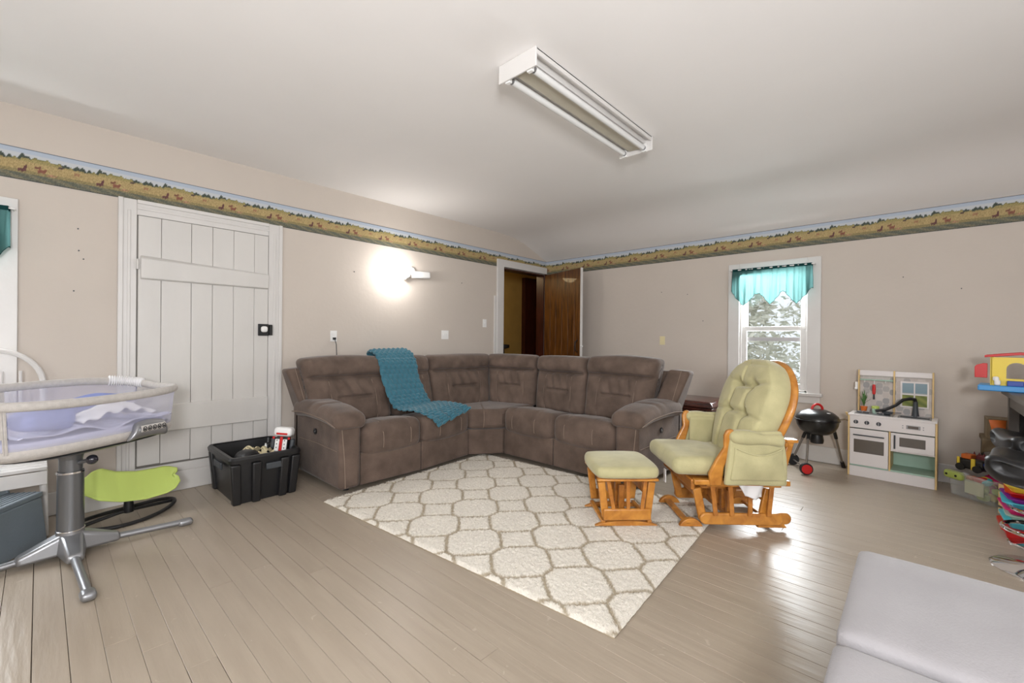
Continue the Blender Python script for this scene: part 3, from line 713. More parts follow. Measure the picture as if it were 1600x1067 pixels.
def back(b0, b1_, t0, t1, zb, zt, name='back_cushion', crown=.02, thick=.21, lines=True):
    """b0,b1_: bottom ends, t0,t1 top ends (xy of the front surface); front is to the right-hand side when walking b0->b1_ ... normal given by n"""
    b0, b1_, t0, t1 = [Vector((*p, 0)) for p in (b0, b1_, t0, t1)]
    W_ = (b1_-b0).length; H_ = zt-zb
    n = Vector((b1_.y-b0.y, -(b1_.x-b0.x), 0)).normalized()
    sg = random.Random(int(b0.x*1000)); ph = sg.uniform(0, 6)
    def f(x, y, z):
        s = x/W_+.5; t = z/H_+.5
        base = b0.lerp(b1_, s).lerp(t0.lerp(t1, s), t)
        o = -y
        if y < 0:
            edge = max(0, min(1, min(s, 1-s)/.10))
            o = -y-.03
            g = lambda a, w: math.exp(-(a/w)**2)
            sag = .025*math.sin(s*PI)
            cr1 = .715-sag*.9/H_*.35
            if t > cr1: o += (.066*pw_(math.sin(min(1, (t-cr1)/(1.02-cr1))*PI), .55))*edge**.5
            else:
                o += .046*edge*pw_(math.sin(max(.0, min(1, t/cr1))*PI), .5)
                if lines:
                    o -= .040*g(t-.40, .020)*(1 if .30 < s < .72 else 0)
                    bow = .045*math.sin(t/cr1*PI)
                    o -= .014*g(s-(.24-bow*.4), .012)+.014*g(s-(.76+bow*.4), .012)
                    if .26 < s < .74: o += .011*math.sin(s*44+ph+t*11)*g(t-.55, .13)
            o -= .05*g(t-cr1, .022)*edge
            o += .004*math.sin(s*40+ph)*math.sin(t*17)+.006*pw_(math.sin(s*33+ph*2+t*14), 3.)*g(t-.86, .10)
        z2 = zb+H_*t+crown*pw_(math.sin(s*PI), .7)*max(0, t-.6)/.4
        return Vector((base.x, base.y, z2))+n*(o-.0) - n*.03
    MB().rbox((W_, thick, H_), .05, (46, 8, 52), f).build(name, M_suede, sofa, world=True, ang=180)
    if lines:
        for s0, sgn in ((.24, -1), (.76, 1)):
            pts = []
            for i in range(17):
                t = .03+.62*i/16; bow = .045*math.sin(t/.7*PI)
                pts.append(f((s0+sgn*bow*.4-.5)*W_, -thick/2, (t-.5)*H_)+n*.004)
            MB().tube(pts, .0028, 5).build('stitching', M_stitch, sofa, world=True)

half(mapL, 1.66, 1.85, 2.47, 3.14, 3.42, False, 1)
half(lambda p, q, z: Vector((q, p, z)), 1.72, 1.94, 2.63, 3.30, 3.43, True, -1) if False else None
def mapR(p, q, z): return Vector((q, p, z))
half(mapR, 1.72, 1.94, 2.63, 3.30, 3.43, True, 1)
# corner wedge
poly = [(3.145, 3.512), (3.425, 3.305), (3.99, 3.305), (4.08, 4.08), (3.145, 3.97)]
MB().prism([(x, y, .315) for x, y in poly], (0, 0, .215)).build('seat_cushion', M_suede, sofa, world=True, bevel=.05, seg=4)
poly2 = [(3.145, 3.53), (3.44, 3.31), (3.99, 3.31), (3.99, 3.97), (3.145, 3.97)]
MB().prism([(x, y, .045) for x, y in poly2], (0, 0, .27)).build('base_panel', M_suede, sofa, world=True, bevel=.012)
MB().bb(3.1, 4.40, 4.26, 4.39, .045, .99).bb(4.27, 4.40, 3.2, 4.39, .045, .99).build('back_frame', M_suede, sofa, world=True, bevel=.03)
MB().tube([(3.26, 3.42, .34), (3.262, 3.415, .44), (3.262, 3.42, .525), (3.31, 3.48, .533), (3.55, 3.78, .533)], .003, 6).build('stitching', M_stitch, sofa, world=True)
zt = 1.095
back((1.70, 3.98), (2.47, 3.98), (1.62, 4.17), (2.49, 4.17), .48, zt-.005, crown=.03)
back((2.50, 4.0), (3.02, 4.0), (2.53, 4.19), (3.04, 4.19), .48, zt, lines=True, crown=.01)
back((3.03, 4.0), (3.80, 3.90), (3.07, 4.19), (4.07, 4.20), .50, zt, crown=.008)
back((3.80, 3.88), (3.99, 3.30), (4.07, 4.18), (4.15, 3.40), .50, zt, crown=.008)
back((3.99, 3.28), (3.99, 2.62), (4.17, 3.38), (4.17, 2.69), .48, zt, crown=.01)
back((3.99, 2.61), (3.99, 1.90), (4.17, 2.67), (4.17, 1.84), .48, zt+.01, crown=.03)
# feet
for x, y in ((1.75, 3.5), (1.75, 4.3), (3.0, 3.6), (3.0, 4.3), (4.3, 4.3), (4.3, 3.0), (3.55, 3.2), (3.5, 1.8), (4.3, 1.8)):
    MB().cyl((x, y, SZ), (x, y, .05), .025, seg=12).build('foot', M_black, sofa, world=True)

# ------------------------------------------------------------------ blanket on the sofa
rows = [((2.40, 4.34, 1.02), (2.84, 4.34, 1.03)), ((2.385, 4.33, 1.125), (2.84, 4.33, 1.135)), ((2.37, 4.25, 1.15), (2.83, 4.25, 1.158)), ((2.36, 4.12, 1.12), (2.82, 4.12, 1.125)), ((2.355, 4.035, 1.04), (2.815, 4.035, 1.035)),
        ((2.355, 3.985, .89), (2.81, 3.985, .875)), ((2.38, 3.90, .70), (2.845, 3.90, .70)), ((2.41, 3.84, .59), (2.87, 3.84, .60)), ((2.43, 3.72, .575), (2.98, 3.86, .60)),
        ((2.45, 3.58, .59), (3.03, 3.74, .602)), ((2.48, 3.45, .575), (3.03, 3.60, .60)), ((2.55, 3.375, .52), (3.06, 3.50, .585)), ((2.615, 3.365, .445), (3.10, 3.45, .55))]
def bl_f(u, v):
    k = v*(len(rows)-1); i = min(int(k), len(rows)-2); f = k-i
    f2 = f
    a = Vector(rows[i][0]).lerp(Vector(rows[i+1][0]), f2); b = Vector(rows[i][1]).lerp(Vector(rows[i+1][1]), f2)
    p = a.lerp(b, u)
    # knit relief: offset brick rows of bobbles
    ru = u*8; rv = v*40; off = .5*(int(rv) % 2); kn_ = math.cos((ru+off)*2*PI)*.5+.5; kv = math.sin((rv % 1)*PI)
    h = .017*pw_(kn_, .6)*kv
    rip = .016*math.sin(u*17+v*4)*max(0, (v-.72)/.28) + .018*math.sin(u*29)*max(0, (v-.86)/.14)
    side = Vector((0, -.6, .6)) if v > .3 else Vector((0, -.2, 1))
    edge = -.012*(max(0, abs(u-.5)-.44)/.06)
    return p+side*(h+rip+edge+.012)
bk = MB().grid(bl_f, 130, 330).build('knit_blanket', M_teal, None, ang=180, solid=.008)
tag(bk, 'teal cable-knit throw blanket draped over the sofa back and seat', 'blanket')

# ------------------------------------------------------------------ black bin with its contents
bn = thing('storage_bin', (1.235, 4.10, 0), 0, 'black plastic storage bin of odds and ends beside the sofa', 'storage bin')
def rrect(hx_, hy_, r, n=5):
    out = []
    for cx_, cy_, a0 in ((hx_-r, hy_-r, 0), (-hx_+r, hy_-r, PI/2), (-hx_+r, -hy_+r, PI), (hx_-r, -hy_+r, 1.5*PI)):
        for i in range(n+1):
            a = a0+PI/2*i/n; out.append((cx_+r*math.cos(a), cy_+r*math.sin(a)))
    return out
def loft(mb, sections, cap0=True, cap1=False):
    n = len(sections[0]); k = len(mb.v)
    fs = []
    for i in range(len(sections)-1):
        for j in range(n): fs.append((i*n+j, i*n+(j+1) % n, (i+1)*n+(j+1) % n, (i+1)*n+j))
    if cap0: fs.append(tuple(range(n))[::-1])
    if cap1: fs.append(tuple(range((len(sections)-1)*n, len(sections)*n)))
    mb.add([p for s in sections for p in s], fs); return mb
def sec(hx_, hy_, r, z, cx_=0, cy_=0): return [(x+cx_, y+cy_, z) for x, y in rrect(hx_, hy_, r)]
mb = loft(MB(), [sec(.205, .27, .03, .0), sec(.235, .31, .035, .33), sec(.235, .31, .035, .365), sec(.228, .303, .03, .365), sec(.198, .262, .03, .01)], True, True)
mb.build('bin_body', M_black, bn)
mb = loft(MB(), [sec(.236, .311, .035, .325), sec(.262, .337, .05, .328), sec(.265, .34, .05, .355), sec(.255, .33, .05, .372), sec(.232, .307, .035, .372)], False)
mb.build('rim', M_black, bn)
for x, y in ((-.2, -.27), (.2, -.27), (-.2, .27), (.2, .27), (-.07, -.285), (.12, -.285)):
    MB().hexa([(x-.03, y-.03, .0), (x+.03, y-.03, .0), (x+.03, y+.03, .0), (x-.03, y+.03, .0)], [(x*1.1-.035, y*1.1-.035, .32), (x*1.1+.035, y*1.1-.035, .32), (x*1.1+.035, y*1.1+.03, .32), (x*1.1-.035, y*1.1+.03, .32)]).build('corner_rib', M_black, bn, bevel=.012, seg=3)
MB().bb(-.01, .15, -.338, -.318, .245, .295).build('handle', M_dkgrey, bn, bevel=.006)
MB().bb(-.268, -.25, -.1, .1, .245, .30).build('handle', M_dkgrey, bn, bevel=.006)
mbj = MB().bb(-.19, .19, -.25, .25, .012, .23); mbj.build('liner', M_dark, bn)
bx, by = 1.235, 4.10
cp = thing('cap', (bx-.09, by-.14, .242), .4, 'black cap lying in the front of the black bin', 'cap')
MB().rbox((.17, .15, .10), .049, (12, 12, 8), lambda x, y, z: (x, y, z+.06+.03*(1 if z > 0 else 0)*(1-(x/.085)**2))).build('crown', M_black, cp, ang=180)
MB().lathe([(.03, 0), (.10, .0), (.11, .008), (.03, .014)], seg=20, sx=.8).build('brim', M_black, cp)
for k in range(7):
    a = random.uniform(0, 6); x = bx+random.uniform(-.03, .10); y = by+random.uniform(-.12, .04)
    mb = MB(); s_ = random.uniform(.05, .09)
    mb.grid(lambda u, v: (s_*(u-.5)*1.6*math.cos(a)-s_*(v-.5)*math.sin(a), s_*(u-.5)*1.6*math.sin(a)+s_*(v-.5)*math.cos(a), .02*math.sin(u*5+a)+.018*math.cos(v*6+k)), 8, 8)
    o = mb.build('paper_scrap', mat('cream_paper', srgb(206, 194, 158), .9) if k == 0 else bpy.data.materials['cream_paper'], None, solid=.002); o.location = (x, y, .285+.012*k)
    tag(o, 'crumpled cream paper scrap in the middle of the black bin', 'paper', 'paper scraps in the black bin')
tag(MB().bar((bx+.10, by-.10, .26), (bx+.19, by-.05, .40), .01, .006).build('wooden_stick', M_oak), 'thin wooden stick poking up in the black bin', 'stick')
tag(MB().cyl((bx+.085, by-.02, .27), (bx+.085, by-.02, .37), .01, seg=12).cyl((bx+.085, by-.02, .37), (bx+.085, by-.02, .385), .006, seg=10).build('marker_pen', M_wplas), 'small white pen standing upright in the black bin', 'pen')
rb = thing('toy_robot', (bx+.165, by-.13, .236), -.5, 'red, white and black toy robot standing in the black bin next to sofa', 'toy')
MB().box((0, 0, .11), (.10, .07, .20)).build('torso', M_black, rb, bevel=.01)
MB().rbox((.15, .10, .07), .03, (10, 8, 6), lambda x, y, z: (x, y, z+.245+.01*(z > 0))).build('helmet', M_wplas, rb, ang=180)
MB().box((0, -.046, .235), (.09, .012, .016)).build('visor', M_red, rb, bevel=.002)
MB().box((0, -.042, .11), (.022, .012, .20)).build('red_stripe', M_red, rb, bevel=.003)
for sx in (-1, 1):
    MB().rbox((.035, .05, .09), .015, (6, 6, 8), lambda x, y, z: (x+sx*.078, y, z+.15)).build('arm', M_dkgrey, rb, ang=180)
    MB().box((sx*.031, -.042, .14), (.036, .014, .10)).box((sx*.036, -.044, .055), (.046, .016, .06)).build('armour_plate', M_wplas, rb, bevel=.005)
    MB().box((sx*.062, -.046, .20), (.018, .01, .018)).build('red_badge', M_red, rb, bevel=.002)
    for z_ in (.12, .15, .18): MB().box((sx*.031, -.050, z_), (.008, .003, .008)).build('rivet', M_black, rb)
rb.rotation_euler = (-.12, .08, -.75)

# ------------------------------------------------------------------ glider chair
GA = math.radians(131.6); GZ = .021
gl = thing('glider_chair', (3.41, 1.07, GZ), GA, 'honey oak glider rocking chair with sage green cushions, on the rug', 'armchair')
def part(nm, mb, m=M_oak, bev=.008, **k): return mb.build(nm, m, gl, bevel=bev, **k)
def pill(x0, x1, z0, z1, y0, y1, rf=1, rb_=1, n=8):
    """board in xz plane with rounded ends"""
    r = (z1-z0)/2; zc = (z0+z1)/2; pts = []
    for i in range(n+1):
        a = -PI/2+PI*i/n; pts.append((x1-r*rf+r*rf*math.cos(a), y0, zc+r*math.sin(a)))
    for i in range(n+1):
        a = PI/2+PI*i/n; pts.append((x0+r*rb_+r*rb_*math.cos(a), y0, zc+r*math.sin(a)))
    return MB().prism(pts, (0, y1-y0, 0))
def foot(xc, yc, L_, y0, y1, z1):
    pts = [(xc-L_/2, y0, 0)]+[(xc-L_/2+L_*i/10, y0, z1*pw_(math.sin(PI*i/10), .6)) for i in range(1, 10)]+[(xc+L_/2, y0, 0)]
    return MB().prism(pts, (0, y1-y0, 0))
for s in (1, -1):
    part('base_rail', foot(.28, 0, .16, s*.20, s*.235, .055), bev=.004); part('base_rail', foot(-.27, 0, .20, s*.20, s*.235, .055), bev=.004)
    part('skid', pill(-.33, .23, .025, .105, s*.235, s*.262))
    part('skid', pill(-.40, -.12, .022, .10, s*.215, s*.235))
    for xa, xb in ((.20, .245), (-.20, -.245)):
        part('post', MB().bar((xa, s*.222, .05), (xb, s*.222, .265), .028, .055, up=(1, 0, 0)))
    part('seat_rail', MB().bb(-.30, .20, s*.235, s*.285, .292, .318), bev=.005)
    for x0_, x1_ in ((.13, .155), (.02, .035), (-.10, -.10), (-.225, -.245)):
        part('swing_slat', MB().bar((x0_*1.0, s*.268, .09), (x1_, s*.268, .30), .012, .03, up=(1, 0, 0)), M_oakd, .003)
    # curved arm post
    pts = [(.20, .318), (.215, .40), (.17, .50), (.125, .58), (.13, .66), (.115, .695), (.085, .705), (.06, .685), (.065, .62), (.09, .53), (.12, .44), (.125, .318)]
    part('arm_post', MB().prism([(x, s*.315+s*.045*((z-.3)/.4), z) for x, z in pts], (0, s*.032, 0)), bev=.01, seg=3)
    part('arm_rest', MB().bar((.09, s*.365, .655), (-.28, s*.35, .628), .055, .024), bev=.008)
    part('arm_rest', MB().bb(-.36, -.25, s*.30, s*.365, .612, .634), bev=.005)
    part('side_rail', MB().bb(-.33, .30, s*.285, s*.335, .318, .352), bev=.006)
    part('rear_post', MB().bar((-.25, s*.33, .33), (-.32, s*.345, .63), .024, .045, up=(1, 0, 0)))
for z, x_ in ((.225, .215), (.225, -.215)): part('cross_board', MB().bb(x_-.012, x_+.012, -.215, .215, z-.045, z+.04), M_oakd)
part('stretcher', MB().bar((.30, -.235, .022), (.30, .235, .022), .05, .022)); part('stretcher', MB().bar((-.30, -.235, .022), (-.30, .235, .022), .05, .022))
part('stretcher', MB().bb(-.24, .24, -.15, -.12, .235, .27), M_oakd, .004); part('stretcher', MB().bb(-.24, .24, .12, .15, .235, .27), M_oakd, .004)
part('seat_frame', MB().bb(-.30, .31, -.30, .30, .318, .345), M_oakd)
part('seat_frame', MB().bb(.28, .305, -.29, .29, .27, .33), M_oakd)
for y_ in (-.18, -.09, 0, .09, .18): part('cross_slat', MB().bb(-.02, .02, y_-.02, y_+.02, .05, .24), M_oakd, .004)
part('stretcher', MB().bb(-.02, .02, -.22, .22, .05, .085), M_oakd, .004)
# seat cushion
def scf(x, y, z):
    t = x/.62+.5
    w = 1.0+.06*t
    zz = z+.405+.02*t
    if z > 0: zz += .025*pw_(math.cos(x/.62*PI), .5)*pw_(math.cos(y/.60*PI*.98), .5)-.02*math.exp(-((x+.12)/.05)**2)*.5
    return (x+.115, y*w, zz)
part('seat_cushion', MB().rbox((.62, .58, .115), .05, (26, 26, 10), scf), M_green, 0, ang=180)
MB().bb(.425, .43, .10, .14, .27, .36).build('care_label', M_wcloth, gl)
# arched back frame and cushion
def bw(t):  # half width of the back against height t 0..1
    return .205+.13*math.sin(min(1, t/.62)*PI/2) if t < .62 else .335*math.sqrt(max(0, 1-((t-.62)/.385)**2))
def bp_(t, y, off=0):
    x = -.175-.235*t-.01*math.sin(t*PI); z = .40+.715*t
    return Vector((x+off*.95, y, z+off*.3))
arch = []
for i in range(13): t = i/20*1.0; arch.append(bp_(t, bw(t)+.004))
for i in range(1, 24):
    a = PI*i/24; arch.append(bp_(.60+.405*math.sin(a), (.338)*math.cos(a)))
for i in range(13): t = .6-i/20; arch.append(bp_(t, -bw(t)-.004))
part('back_frame', MB().tube(arch, .017, 10, flat=1.5), bev=0, ang=60)
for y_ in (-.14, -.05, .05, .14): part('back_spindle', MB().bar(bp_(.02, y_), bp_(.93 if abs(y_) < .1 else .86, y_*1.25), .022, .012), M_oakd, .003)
part('back_rail', MB().bar(bp_(.02, -.23), bp_(.02, .23), .03, .05)); part('back_rail', MB().bar(bp_(.30, -.36, -.035), bp_(.30, .36, -.035), .025, .045))
TUFT = [(.105, .72), (-.105, .72), (.115, .44), (-.115, .44)]
def bcf(x, y, z):
    t = max(0.001, min(.999, z+.5)); 
    hw = bw(t)*1.03 if t < .96 else bw(.96)*(1-.5*(t-.96)/.04)
    yy = y/.5*hw*1.0
    o = (x+.06)
    th = o
    d_ = 0
    if x > 0:
        th = o+.055*pw_(1-(abs(y)/.5)**3, .5)*pw_(math.sin(max(0.02, min(1, t*1.08))*PI), .4)
        for ty, tz in TUFT:
            r2 = ((yy-ty)/.035)**2+((t-tz)/.045)**2; d_ += .085*math.exp(-r2)
        if abs(yy) < .105: d_ += .048*math.exp(-((t-.72+.02*math.cos(yy/.105*PI/2))/.024)**2)
        if abs(yy) < .115: d_ += .036*math.exp(-((t-.44)/.022)**2)
        for s_ in (-1, 1):
            if .44 < t < .72: d_ += .040*math.exp(-((yy-s_*(.11-.015*math.sin((t-.44)/.28*PI)))/.014)**2)
            if t > .72 and s_ < 0: d_ += .036*math.exp(-((yy+.05+.20*(t-.85))/.014)**2)*(1-(t-.72)/.30)
            if t < .44: d_ += .030*math.exp(-((yy-s_*.115)/.015)**2)
            if s_*yy > .105:
                d_ += .036*math.exp(-((t-.72-.30*(s_*yy-.105))/.020)**2)*max(0, 1-(s_*yy-.105)/.20)
                d_ += .030*math.exp(-((t-.44+.1*(s_*yy-.105))/.018)**2)*max(0, 1-(s_*yy-.105)/.26)
    return bp_(t, yy, .012+th*1.05-d_)
part('back_cushion', MB().rbox((.12, 1.0, 1.0), .05, (6, 70, 84), bcf), M_green, 0, ang=180)
# padded arm covers with pocket
for s in (1, -1):
    def acf(x, y, z):
        t = z/.35+.5; u = x/.40+.5   # u 0 back 1 front
        w = 1.0 if t > .6 else 1.0
        X = -.075+x*(.80+.16*(1-t))-.0*(1-t)
        return (X, s*(.372+.012*math.sin(t*PI)*1)+y*(1+.8*math.sin(t*PI))+s*.006*math.sin(u*9+t*4), .335+.355*t)
    part('arm_cover', MB().rbox((.42, .03, .35), .013, (24, 4, 24), acf), M_green, 0, ang=180)
    part('arm_cover', MB().rbox((.42, .10, .085), .040, (20, 10, 10), lambda x, y, z: (x*.84-.075, s*.375+y, z*(1+.15*math.sin(x*20))+.655-(x-.2)*-.06)), M_green, 0, ang=180)
    def pkf(x, y, z):
        t = z/.22+.5; u = x/.38+.5
        sag = .045*math.sin(u*PI) if t > .5 else 0
        return (-.08+x*(.80+.14*(1-t)), s*(.404+.040*math.sin(t*PI*.9)*math.sin(u*PI))+y, .375+.215*t-sag*(t-.5)*2)
    pk = part('arm_pocket', MB().rbox((.38, .014, .22), .006, (24, 3, 20), pkf), M_green, 0, ang=180)
    part('pocket_hem', MB().tube([tuple(Vector(pkf(-.18+.36*i/14, s*.009, .108))+Vector((0, 0, -.002))) for i in range(15)], .005, 6), M_green, 0)
    part('arm_lining', MB().rbox((.40, .03, .28), .013, (10, 3, 10), lambda x, y, z: (-.075+x*.8, s*.325+y, .52+z)), M_green, 0, ang=180)
part('tie', MB().tube([(-.25, .40, .52), (-.26, .405, .46), (-.255, .40, .40), (-.26, .40, .36)], .003, 5), M_green, 0)
mb = MB(); mb.grid(lambda u, v: (.0-.17*u*(1-.35*v)-.05*v, .30+.01*math.sin(u*9+v*3), .318-.10*v*(1-.35*abs(u-.6))), 12, 10)
part('hanging_cloth', mb, M_wcloth, 0, solid=.004)

# ------------------------------------------------------------------ ottoman
ot = thing('glider_ottoman', (2.88, 1.583, GZ), math.radians(131.6+3), 'honey oak gliding ottoman with sage green padded top, on the rug', 'footstool')
def op(nm, mb, m=M_oak, bev=.006, **k): return mb.build(nm, m, ot, bevel=bev, **k)
for s in (1, -1):
    op('base_rail', foot(.0, 0, .44, s*.155, s*.19, .035), bev=.004)
    op('skid', MB().bb(-.165, .165, s*.19, s*.212, .045, .125), bev=.01)
    for xa, xb in ((.145, .175), (-.145, -.175)): op('post', MB().bar((xa, s*.178, .06), (xb, s*.178, .30), .022, .05, up=(1, 0, 0)))
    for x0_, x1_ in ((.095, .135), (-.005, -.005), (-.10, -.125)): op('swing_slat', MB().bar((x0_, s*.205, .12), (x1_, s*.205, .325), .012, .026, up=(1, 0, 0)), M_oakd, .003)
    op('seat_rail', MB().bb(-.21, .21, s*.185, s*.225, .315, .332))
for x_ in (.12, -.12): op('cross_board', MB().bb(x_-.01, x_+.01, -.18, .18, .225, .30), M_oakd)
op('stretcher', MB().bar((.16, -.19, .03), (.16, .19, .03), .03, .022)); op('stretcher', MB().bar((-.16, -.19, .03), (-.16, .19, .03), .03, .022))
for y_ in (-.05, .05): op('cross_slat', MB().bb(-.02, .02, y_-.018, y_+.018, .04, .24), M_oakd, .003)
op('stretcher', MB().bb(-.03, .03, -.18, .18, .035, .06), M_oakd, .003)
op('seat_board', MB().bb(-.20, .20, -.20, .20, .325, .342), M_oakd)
op('padded_top', MB().rbox((.47, .50, .075), .034, (22, 22, 8), lambda x, y, z: (x*(1-.12*(abs(y)/.25)**3), y*(1-.08*(abs(x)/.235)**3), z+.372+(.018*math.cos(x/.47*PI)*math.cos(y/.5*PI) if z > 0 else 0))), M_green, 0, ang=180)

# ------------------------------------------------------------------ chest behind the sofa
ch = thing('wooden_chest', (5.42, 2.15, 0), 0, 'dark cherry wooden chest with rounded lid against the right wall', 'chest')
MB().bb(-.27, .27, -.45, .45, .03, .50).build('body', M_chest, ch, bevel=.008)
MB().bb(-.29, .29, -.47, .47, .0, .06).build('plinth', M_chest, ch, bevel=.01)
MB().bb(-.285, .285, -.47, .47, .50, .525).build('moulding', M_chest, ch, bevel=.008, seg=3)
MB().hexa([(-.30, -.485, .53), (.30, -.485, .53), (.30, .485, .53), (-.30, .485, .53)], [(-.26, -.445, .60), (.28, -.445, .60), (.28, .445, .60), (-.26, .445, .60)]).build('lid', M_chest, ch, bevel=.02, seg=4)

# ------------------------------------------------------------------ toy kettle grill
gr = thing('toy_grill', (5.38, .735, 0), 0, 'toy black kettle barbecue grill with red handle and wheels by the window', 'toy grill')
R = .205
MB().lathe([(.045, .352), (.10, .365), (.15, .40), (.178, .455), (.185, .50), (.185, .51)], seg=36).build('bowl', M_blackg, gr)
MB().lathe([(.19, .508), (.19, .518), (.177, .55), (.137, .585), (.08, .608), (.03, .616), (.002, .617)], seg=36).build('lid', M_blackg, gr)
MB().lathe([(.187, .50), (.195, .503), (.195, .512), (.187, .514)], seg=36, caps=False).build('rim', M_blackg, gr)
hd = Vector((.6, -.8, 0)).normalized()
MB().tube([hd*(.05*math.cos(a))+Vector((0, 0, .608+.055*math.sin(a))) for a in [PI*i/10 for i in range(11)]], .012, 8).build('lid_handle', M_red, gr)
MB().lathe([(.055, .27), (.06, .30), (.05, .36)], seg=24).build('ash_pot', M_black, gr)
vr = Vector((-.70, .72, 0))
legs = [((-.03, .05), (-.29, .045), True), ((-.02, .07), (.03, .215), True), ((.10, -.10), (.265, -.19), False)]
for (a, b), (c, d), wh in legs:
    lg = MB().cyl((a*1.3, b*1.3, .38), (c, d, .055 if wh else .012), .0105, seg=12).build('leg', M_alu, gr)
    MB().cyl((a*1.3, b*1.3, .38), Vector((a*1.3, b*1.3, .38)).lerp(Vector((c, d, .03)), .2), .016, seg=12).build('leg_socket', M_black, lg)
    if not wh: MB().cyl(Vector((a*1.3, b*1.3, .38)).lerp(Vector((c, d, .012)), .86), (c*1.03, d*1.03, .0), .016, .02, seg=12).build('leg_cap', M_black, lg)
ax = (Vector((.03, .215, 0))-Vector((-.29, .045, 0))).normalized()
for c, mm in (((-.29, .045), M_red), ((.03, .215), M_black)):
    C_ = Vector((*c, .058)); sgn = -1
    wv = MB().cyl(C_-ax*.02, C_+ax*.015, .058, seg=28).build('wheel', M_black, gr, bevel=.006)
    MB().cyl(C_-ax*.026, C_-ax*.018, .045, seg=24).build('hubcap', mm, wv)
MB().cyl((-.29, .045, .058), (.03, .215, .058), .007, seg=8).build('axle', M_alu, gr)
MB().tube([(.14, -.155, .505), (.19, -.205, .51), (.22, -.235, .50)], .007, 6).build('side_handle', M_alu, gr)
MB().box((-.085, -.105, .591), (.035, .012, .004), Matrix.Rotation(.9, 3, 'Z')).build('emblem', M_wplas, gr)

# ------------------------------------------------------------------ toy kitchen
# local: x along the front (left to right as seen), y depth (0 front .. .34 wall), width .63
KL = Vector((5.393, .486, 0)); KR = Vector((5.365, -.14, 0)); kd = (KR-KL).normalized(); ka = math.atan2(kd.y, kd.x)
kt = thing('play_kitchen', (KL.x, KL.y, 0), ka, 'white and birch wooden play kitchen with oven, microwave and sink', 'play kitchen')
def kp(nm, mb, m=M_kwhite, bev=.003, par=None, **k): return mb.build(nm, m, par or kt, bevel=bev, **k)
KW, KD = .63, .30; c1 = .014
for a, b in ((0, c1), (.305, .318), (KW-c1, KW)): kp('side_panel', MB().bb(a, b, 0.004 if a else 0, KD, (.0 if a != .305 else .10), .585), M_birch)
kp('plinth', MB().bb(c1, KW-c1, .002, .02, 0, .098)); kp('base_shelf', MB().bb(c1, KW-c1, .01, KD, .098, .112), M_mint)
kp('rear_panel', MB().bb(c1, KW-c1, KD-.012, KD, .11, .58), M_mint)
kp('control_panel', MB().bb(c1, KW-c1, -.004, .012, .47, .585))
kp('worktop', MB().bb(0, KW, -.006, KD, .585, .60), M_kwhite); kp('hob', MB().bb(.04, .33, .04, .25, .60, .604), M_grey)
for xx, yy in ((.10, .14), (.255, .14)):
    q = kp('burner', MB().lathe([(.048, .604), (.048, .610), (.035, .612)], c=(xx, yy, 0), seg=20), M_dkgrey, 0)
    kp('pan_support', MB().box((xx, yy, .616), (.11, .01, .008)).box((xx, yy, .616), (.01, .11, .008)), M_grey, .001, par=q)
mbk = MB().bb(.375, .575, .045, .06, .598, .606).bb(.375, .575, .215, .23, .598, .606).bb(.36, .375, .045, .23, .598, .606).bb(.575, .59, .045, .23, .598, .606)
kp('sink_rim', mbk, M_grey); kp('sink_bowl', MB().bb(.375, .575, .06, .215, .588, .6005), M_dkgrey, 0)
tp = kp('tap', MB().lathe([(.03, .60), (.026, .615), (.019, .68), (.017, .74)], c=(.475, .24, 0), seg=16), M_dkgrey, 0)
kp('tap_spout', MB().tube([(.475, .24, .735), (.47, .235, .762), (.44, .215, .768), (.39, .18, .755), (.34, .14, .70), (.27, .10, .655), (.20, .08, .64)], [.016, .016, .015, .014, .013, .013, .014], 10), M_black, 0, par=tp)
for xx in (.062, .145, .232):
    kb = kp('control_knob', MB().cyl((xx, -.004, .527), (xx, -.018, .527), .019, .017, seg=18), M_dkgrey, .002)
    kp('knob_grip', MB().bb(xx-.004, xx+.004, -.026, -.017, .511, .543), M_grey, .001, par=kb)
ds = kp('display', MB().bb(.425, .52, -.008, -.003, .512, .546), M_grey, .002); kp('screen', MB().bb(.437, .508, -.010, -.007, .518, .540), M_glassd, 0, par=ds)
for xx in (.402, .540):
    for zz in (.518, .538): kp('button', MB().cyl((xx, -.003, zz), (xx, -.007, zz), .005, seg=10), M_grey, 0)
od = kp('oven_door', MB().bb(.016, .303, -.010, .006, .115, .462)); kp('door_window', MB().bb(.048, .272, -.0125, -.009, .235, .362), M_glassd, .001, par=od)
kp('door_handle', MB().cyl((.045, -.03, .405), (.275, -.03, .405), .006, seg=10).cyl((.065, -.03, .405), (.065, -.008, .405), .004, seg=8).cyl((.255, -.03, .405), (.255, -.008, .405), .004, seg=8), M_dkgrey, 0, par=od)
md = kp('microwave_door', MB().bb(.320, .614, -.010, .006, .30, .462)); kp('door_window', MB().bb(.380, .555, -.0125, -.009, .345, .428), M_glassd, .001, par=md)
kp('door_handle', MB().cyl((.348, -.028, .32), (.348, -.028, .445), .006, seg=10).cyl((.348, -.028, .335), (.348, -.008, .335), .004, seg=8).cyl((.348, -.028, .43), (.348, -.008, .43), .004, seg=8), M_dkgrey, 0, par=md)
kp('shelf', MB().bb(.318, .616, 0, KD, .288, .299)); 
for xx in (.36, .56): kp('vent_hole', MB().lathe([(.002, 0), (.012, .002)], seg=14), M_dark, 0)
for o in [c for c in kt.children if c.name.startswith('vent_hole')]: o.location = (.36 if o.name == 'vent_hole' else .56, KD-.0135, .245); o.rotation_euler = (PI/2, 0, 0)
